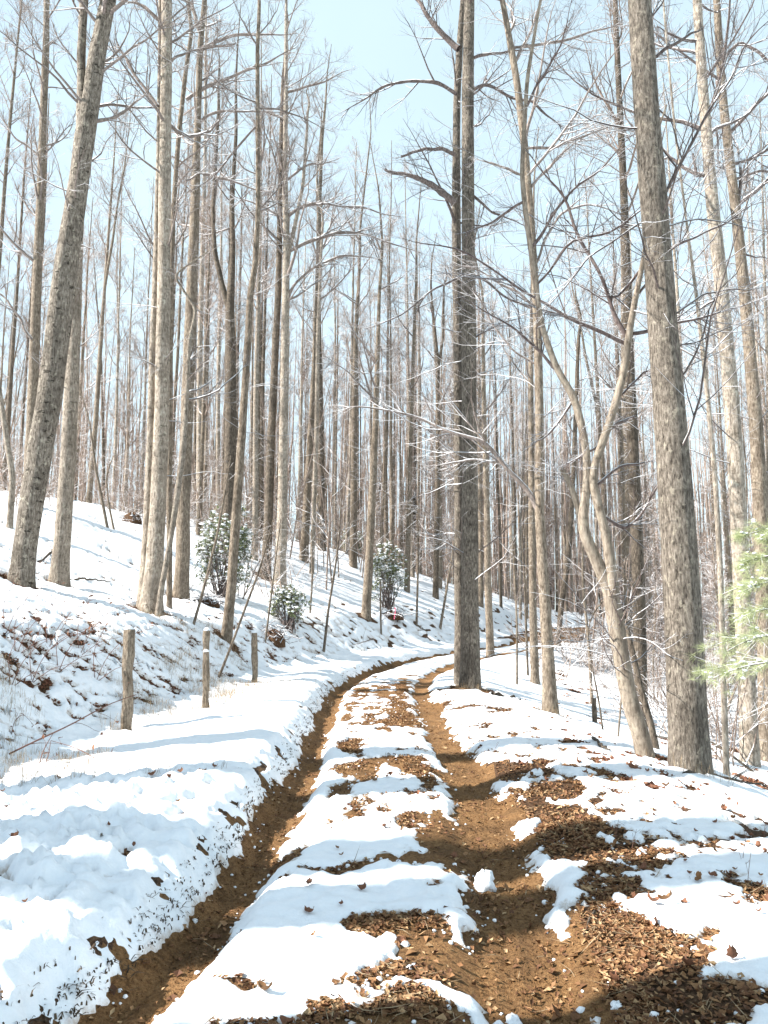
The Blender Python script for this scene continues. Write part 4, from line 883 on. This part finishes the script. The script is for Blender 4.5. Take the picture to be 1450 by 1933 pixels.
ground_stick([(1118, 1405), (1140, 1420), (1150, 1428)], .02, 'thin brown stick on the snowy shoulder left of the tan leaning tree', 24, nb=1)
ground_stick([(705, 1215), (690, 1222), (660, 1232)], .018, 'thin twig on the snowy slope above the left rut bend', 25, nb=3)
ground_stick([(785, 1185), (795, 1192), (806, 1198)], .035, 'short dark log on the snow left of the leaning grey sapling', 26, nb=0)
ground_stick([(1240, 1425), (1300, 1420), (1345, 1402)], .011, 'thin tan stick across the foot of the massive trunk', 27, lift=.18, m_='bark_pale', nb=2)
ground_stick([(150, 1660), (168, 1674), (190, 1686)], .022, 'short brown bark chunk lying in the lumpy snow at bottom left', 28, lift=.015, nb=0, m_='bark')
ground_stick([(1123, 1728), (1112, 1750), (1102, 1776)], .007, 'thin stick lying on the leaf patch right of the right rut', 29, lift=.012, nb=0)
ground_stick([(1290, 1470), (1370, 1476), (1450, 1498)], .022, 'long brown fallen branch on the right slope below the massive trunk', 30, lift=.05, nb=4)
# pink marker ribbon tied on a sapling stem
h = hit(745, 1182); b = np.array([h[0], h[1], float(gz(h[0], h[1]))]); r = root('marker_ribbon', 'pink survey ribbon hanging on a thin stem beside the smaller evergreen bush', 'ribbon', b)
g = Geo(); tubes(g, np.array([[[0, 0, -.1], [.01, 0, .3], [.0, 0, .7], [.02, 0, 1.0]]]), np.array([[.008, .007, .006, .003]]), 6); link('stem', g.mesh('stem', [M['bark']]), r)
g = Geo(); zz = np.linspace(.62, .2, 6); V = []; 
for i, z in enumerate(zz): V += [(-.012 + .02 * math.sin(i), -.014, z), (.022 + .02 * math.sin(i), -.02 + .01 * math.cos(i * 2), z)]
g.add(V, [[2 * i, 2 * i + 1, 2 * i + 3, 2 * i + 2] for i in range(5)]); link('ribbon', g.mesh('ribbon', [M['ribbon']]), r)
# clod of snow beside the right rut
def clod(px, py, rr, lab, seed, flat=.75):
    h = hit(px, py); z = snow_at([h[0]], [h[1]]); rng = np.random.default_rng(seed); c = np.array([h[0], h[1], float(max(z[0][0], z[1][0]))])
    a = np.linspace(0, 2 * np.pi, 21)[:-1]; V = []
    for i in range(9):
        f = (i / 8 - .3) * math.pi / 1.45 ; n = 1 + .45 * fbm(np.cos(a) * 2.2 + seed, np.sin(a) * 2.2 + i * .55, 3, seed); V.append(np.stack([rr * n * math.cos(f) * np.cos(a), rr * n * math.cos(f) * np.sin(a), rr * flat * math.sin(f) * n + rr * .2], 1))
    g = Geo(); i = (np.arange(8) * 20)[:, None]; j = np.arange(20)[None]; g.add(np.concatenate(V), np.stack([i + j, i + (j + 1) % 20, i + 20 + (j + 1) % 20, i + 20 + j], -1).reshape(-1, 4))
    tag(link('snow_clod', g.mesh('snow_clod', [M['snow']]), None, tuple(c)), lab, 'snow clod')
clod(914, 1650, .072, 'square clod of snow standing at the left rim of the right rut', 3, 1.0)
clod(968, 1886, .035, 'small round ball of snow left of the dark rut at the bottom', 4)
clod(1165, 1898, .026, 'tiny ball of snow on the brown leaves at bottom right', 5)

# brambles on the left
def bramble(arcs, lab, seed, y0=None, nb=6, rad=.006, leaves=4, name='bramble', cat='bramble'):
    rng = np.random.default_rng(seed); h = hit(*arcs[0][0]); base = np.array([h[0], h[1], float(snow_at([h[0]], [h[1]])[1][0])]); r = root(name, lab, cat, base); g = Geo(); L = []
    for a in arcs:
        pts = [P(px, py, h[1] + .12 * i)[0] - base for i, (px, py) in enumerate(a)]
        L.append((np.array(pts), np.linspace(rad, rad * .4, len(pts))))
    A = pad(L, 12); tubes(g, *A, 5); 
    b = None
    if nb: b = sprout(*A, nb, .15, .95, .8, .28, 5, .16, -.02, rng, tip=.0012); tubes(g, *b, 3)
    link('stem', g.mesh('stem', [M['bramble']]), r)
    if leaves and b is not None:
        g = Geo(); c = b[0][:, -1][:leaves]; leaf_cloud(g, c, .06, .02, rng, .8); link('dead_leaf', g.mesh('dead_leaf', [M['leaf_red']], False), r)
bramble([[(0, 1432), (60, 1402), (140, 1366), (200, 1330), (258, 1311)]], 'long reddish brown cane rising right in front of the tallest fence post', 31, nb=4, rad=.0095)
bramble([[(68, 1470), (80, 1420), (92, 1398), (100, 1385)], [(76, 1470), (92, 1425), (96, 1398)]], 'two short upright twigs under the long reddish cane', 32, nb=3)
bramble([[(62, 1500), (80, 1480), (100, 1492), (130, 1508), (160, 1530)]], 'bent dry twig poking from the snow below the reddish cane', 33, nb=4, rad=.007)
bramble([[(212, 1472), (180, 1430), (140, 1410), (96, 1398)]], 'thin dry cane sloping down to the right on the left snow', 34, nb=3, rad=.006)
bramble([[(20, 1400), (26, 1360), (44, 1345), (64, 1370)]], 'small hooked weed stem at the left edge', 35, nb=4, rad=.004, leaves=8)
bramble([[(0, 1510), (12, 1535), (16, 1545)], [(2, 1540), (24, 1505)]], 'dark twig stub in the snow at the left edge', 36, nb=2, rad=.010)
for i, (bx, by) in enumerate([(20, 1300), (60, 1290), (110, 1270), (150, 1240), (30, 1240), (90, 1230), (180, 1290), (10, 1200)]):
    bramble([[(bx, by), (bx + 20, by - 50), (bx + 60, by - 90), (bx + 110, by - 105)], [(bx, by), (bx - 5, by - 60), (bx + 25, by - 120)], [(bx, by), (bx + 40, by - 30), (bx + 90, by - 40)]], 'tangle of thin dry brambles on the left bank below the leaning tree', 40 + i, nb=6, rad=.005, leaves=5)
    
for o in [o for o in COL.objects if o.get('label') == 'tangle of thin dry brambles on the left bank below the leaning tree']: o['group'] = 'dry brambles on the left bank'
for i, (wx, wy, hpx) in enumerate([(480, 1506, 26), (340, 1472, 34), (352, 1600, 55), (195, 1590, 60), (1190, 1625, 60), (1160, 1600, 70), (1300, 1710, 62), (1410, 1690, 110), (1395, 1790, 70), (1290, 1815, 60), (1400, 1650, 90), (1440, 1600, 80), (1350, 1880, 70), (1330, 1660, 40), (930, 1430, 30), (245, 1555, 40)]):
    bramble([[(wx, wy), (wx + 4, wy - hpx * .5), (wx + 12, wy - hpx)]], 'thin dry weed stalk poking up through the smooth snow', 70 + i, nb=3, rad=.0022, leaves=0, name='weed_stalk', cat='weed')
for o in [o for o in COL.objects if o.name.startswith('weed_stalk')]: o['group'] = 'dry weed stalks in the snow'

# ------------------------------------------------------------------ fallen leaves
def leaf_mesh(seed, L=.058, Wd=.019):
    rng = np.random.default_rng(seed); n = 8; V = []; t = np.linspace(0, 1, n)
    curl = rng.uniform(.6, 1.4)
    for i in range(n):
        w = Wd * math.sin(math.pi * (.12 + .80 * t[i])) * (1 + .35 * rng.normal() * .5); zc = .016 * curl * (t[i] - .5) ** 2 * 4
        V += [((t[i] - .5) * L, -w, zc + .012 * rng.random()), ((t[i] - .5) * L, 0, zc - .006), ((t[i] - .5) * L, w, zc + .014 * rng.random())]
    Q = []
    for i in range(n - 1):
        for j in range(2): a = i * 3 + j; Q.append([a, a + 1, a + 4, a + 3])
    return make_mesh('fallen_leaf', V, Q, None, True, [M['leaf_red'] if seed % 3 else M['leaf']])
LM = [leaf_mesh(i) for i in range(9)]
rl = np.random.default_rng(404)
LG = [('curled reddish brown leaf on the snowy shoulder right of the right rut', 'curled leaves on the right snow', lambda: (rl.uniform(1.3, 3.0), rl.uniform(4.0, 8.2)), 150),
      ('brown leaf on the strip of snow between the wheel ruts', 'leaves between the ruts', lambda: (rl.uniform(-.55, .5), rl.uniform(3.1, 8.0)), 28),
      ('dark leaf sticking out of the lumpy snow left of the road', 'leaves in the left snow', lambda: (rl.uniform(-3, -1.4), rl.uniform(3.4, 7.0)), 26)]
for lab, gr, fn, n in LG:
    for _ in range(n):
        x, y = fn(); a = snow_at([x], [y]); z = float(max(a[0][0], a[1][0]))
        o = tag(link('fallen_leaf', LM[rl.integers(9)], None, (x, y, z + .012), (rl.normal(0, .35), rl.normal(0, .35), rl.uniform(0, 6.3)), .5 + .75 * rl.random() ** 1.6), lab, 'leaf', gr)
for px, py in ((1385, 1845), (1260, 1745), (1300, 1860), (1160, 1860), (1235, 1745)):
    h = hit(px, py); a = snow_at([h[0]], [h[1]]); z = float(max(a[0][0], a[1][0]))
    tag(link('fallen_leaf', LM[rl.integers(9)], None, (h[0], h[1], z + .03), (rl.normal(0, .5), rl.normal(0, .5), rl.uniform(0, 6)), 1.25), 'large curled brown leaf standing in the snow at bottom right', 'leaf', 'large curled leaves at bottom right')
def litter(name, n, xr, yr, want, L, Wd, m_, seed, lift=.006, tilt=.35, flat=True):
    rng = np.random.default_rng(seed); x = rng.uniform(*xr, n); u = rng.random(n); y = yr[0] * (yr[1] / yr[0]) ** u
    g0, sz, c, s, l = snow_at(x, y); ok = want(x, y, c, s, l, rng); x, y, z = x[ok], y[ok], np.maximum(g0, sz)[ok] + lift; n = len(x); g = Geo()
    az = rng.uniform(0, 2 * np.pi, n); el = rng.normal(.05, tilt, n); d = np.stack([np.cos(az) * np.cos(el), np.sin(az) * np.cos(el), np.sin(el)], 1)
    sd_ = nrm(np.cross(d, np.array([0, 0, 1.]) + rng.normal(0, tilt * .8, (n, 3)))); nn = np.cross(sd_, d); a = np.stack([x, y, z], 1)
    l_ = (L * rng.uniform(.5, 1.3, n))[:, None]; w = (Wd * rng.uniform(.5, 1.3, n))[:, None]; a = a - d * l_ * .5 + np.array([0, 0, .004])
    cu = rng.normal(0, .35, (n, 1)); m = a + d * l_ * .5; e = a + d * l_ + nn * l_ * cu * .4
    V = np.stack([a, m + sd_ * w + nn * w * np.abs(cu), e, m - sd_ * w + nn * w * .4, m - nn * w * .2], 1).reshape(-1, 3); b = (np.arange(n) * 5)[:, None]
    T = np.concatenate([b + np.array([[0, 4, 1]]), b + np.array([[1, 4, 2]]), b + np.array([[0, 3, 4]]), b + np.array([[4, 3, 2]])]); g.add(V, None, T)
    o = link(name, g.mesh(name, [m_], False)); o['kind'] = 'stuff'; return n
ROAD_R = 1.08
def w_road(x, y, c, s, l, rng):
    dl, lw, dr, rw = ruts(s, l, x, y); core = (dl < lw * 1.1) | ((dr < rw * 1.5)); k = sstep(.40, .58, vnoise(x * 2.3, y * 2.3, 91)); right = s > ROAD_R
    return (c < .12) & (np.abs(s) < 2.4) & (rng.random(len(x)) < np.where(core, .02 + .05 * k, np.where(right, .22 + .60 * k, .06 + .42 * k)))
litter('leaf_litter', 190000, (-1.6, 2.3), (2.7, 17), w_road, .034, .011, M['leaf'], 51)
litter('matted_leaves', 22000, (-1.6, 2.3), (2.7, 12), w_road, .056, .019, M['leaf'], 57, .004, .25)
litter('litter_twigs', 9000, (-1.6, 2.3), (2.7, 12), w_road, .16, .0022, M['grass'], 58, .012, .15)
def w_core(x, y, c, s, l, rng):
    dl, lw, dr, rw = ruts(s, l, x, y); return (c < .0) & ((dl < lw) | (dr < rw))
litter('dirt_clods', 26000, (-1.6, 1.6), (2.7, 10), w_core, .012, .006, M['dirt'], 52, .0, .8)
def w_bank(x, y, c, s, l, rng): return (c < .10) & (s < -1.2)
litter('bank_leaves', 110000, (-9, -1.1), (5, 22), w_bank, .06, .02, M['leaf_red'], 53, .008, .5)
def w_slope(x, y, c, s, l, rng): return (c < .05) & (s > 2.2)
litter('slope_leaves', 60000, (2, 14), (7, 26), w_slope, .08, .028, M['leaf_red'], 54, .008, .5)
# dry grass: on the bank, round the posts, along the rim of the left rut
def grass(name, x, y, hgt, m_, seed, per=7, wd=.0016, droop=.45):
    rng = np.random.default_rng(seed); g0, sz, c, s, l = snow_at(x, y); z = np.maximum(g0, sz) - .02; n = len(x) * per
    b = np.repeat(np.stack([x, y, z], 1), per, 0) + np.concatenate([rng.normal(0, .025, (n, 2)), np.zeros((n, 1))], 1); az = rng.uniform(0, 6.283, n); hh = (hgt * rng.uniform(.4, 1.2, n))[:, None]
    d = np.stack([np.cos(az), np.sin(az), 0 * az], 1); lean = np.abs(rng.normal(0, droop, n))[:, None]; sd_ = np.cross(d, [0, 0, 1.]) * (wd * rng.uniform(.7, 1.5, n))[:, None]
    m = b + d * hh * lean * .35 + np.array([0, 0, 1.]) * hh * .6; e = b + d * hh * lean * 1.1 + np.array([0, 0, 1.]) * hh * np.clip(1 - lean * .7, .15, 1)
    V = np.stack([b - sd_, b + sd_, m - sd_ * .8, m + sd_ * .8, e], 1).reshape(-1, 3); i = (np.arange(n) * 5)[:, None]
    g = Geo(); g.add(V, i + np.array([[0, 1, 3, 2]]), i + np.array([[2, 3, 4]])); o = link(name, g.mesh(name, [m_], False)); o['kind'] = 'stuff'
rg = np.random.default_rng(9)
yy = rg.uniform(6.5, 17, 3600); a0 = np.interp(yy, *_A0); xx = np.interp(yy, ROAD[:, 1], ROAD[:, 0]) - a0 - rg.normal(.6, .9, 3600)
kk = vnoise(xx * .9, yy * .9, 77) > .60
grass('dry_grass', xx[kk], yy[kk], .17, M['grass'], 61, 5, .0014, .9)
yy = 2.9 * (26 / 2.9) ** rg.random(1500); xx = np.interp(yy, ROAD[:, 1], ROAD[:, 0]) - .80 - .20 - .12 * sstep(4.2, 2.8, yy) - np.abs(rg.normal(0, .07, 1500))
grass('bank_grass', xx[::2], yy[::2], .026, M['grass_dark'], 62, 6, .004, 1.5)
tx = []; ty = []
for px, py in ((110, 1106), (284, 1160), (341, 1132), (426, 1210), (236, 1391), (387, 1356), (38, 1103), (1303, 1462), (1040, 1352), (888, 1306)):
    h = hit(px, py); a = rg.uniform(0, 6.28, 34); rr = rg.uniform(.12, .42, 34); tx.append(h[0] + rr * np.cos(a)); ty.append(h[1] + rr * np.sin(a))
grass('foot_grass', np.concatenate(tx), np.concatenate(ty), .24, M['grass'], 63, 4, .0013, .7)

# crumbs of snow along the melting edges
rc = np.random.default_rng(71); n = 26000; x = rc.uniform(-1.5, 2.2, n); y = 2.8 * (15 / 2.8) ** rc.random(n); g0, sz_, c, s, l = snow_at(x, y)
ok = (c < .0) & (c > -.75) & (rc.random(n) < .28 * vnoise(x * 3, y * 3, 93)); x, y, z = x[ok], y[ok], g0[ok]; n = len(x)
rr = rc.uniform(.004, .012, n) + .016 * rc.random(n) ** 6; k, m_ = 6, 4; a = np.arange(k) / k * 2 * np.pi; V = np.empty((n, m_, k, 3))
for i in range(m_):
    f = (i / (m_ - 1) - .3) * math.pi * .7; q = rc.uniform(.7, 1.25, (n, k))
    V[:, i, :, 0] = x[:, None] + rr[:, None] * q * math.cos(f) * np.cos(a); V[:, i, :, 1] = y[:, None] + rr[:, None] * q * math.cos(f) * np.sin(a); V[:, i, :, 2] = z[:, None] + .7 * rr[:, None] * math.sin(f) + .002
i = (np.arange(m_ - 1) * k)[None, :, None]; j = np.arange(k)[None, None]; j2 = (j + 1) % k; b = (np.arange(n) * k * m_)[:, None, None]
o = link('snow_crumbs', make_mesh('snow_crumbs', V.reshape(-1, 3), np.stack([b + i + j, b + i + j2, b + i + k + j2, b + i + k + j], -1).reshape(-1, 4), None, True, [M['snow']])); o['kind'] = 'stuff'
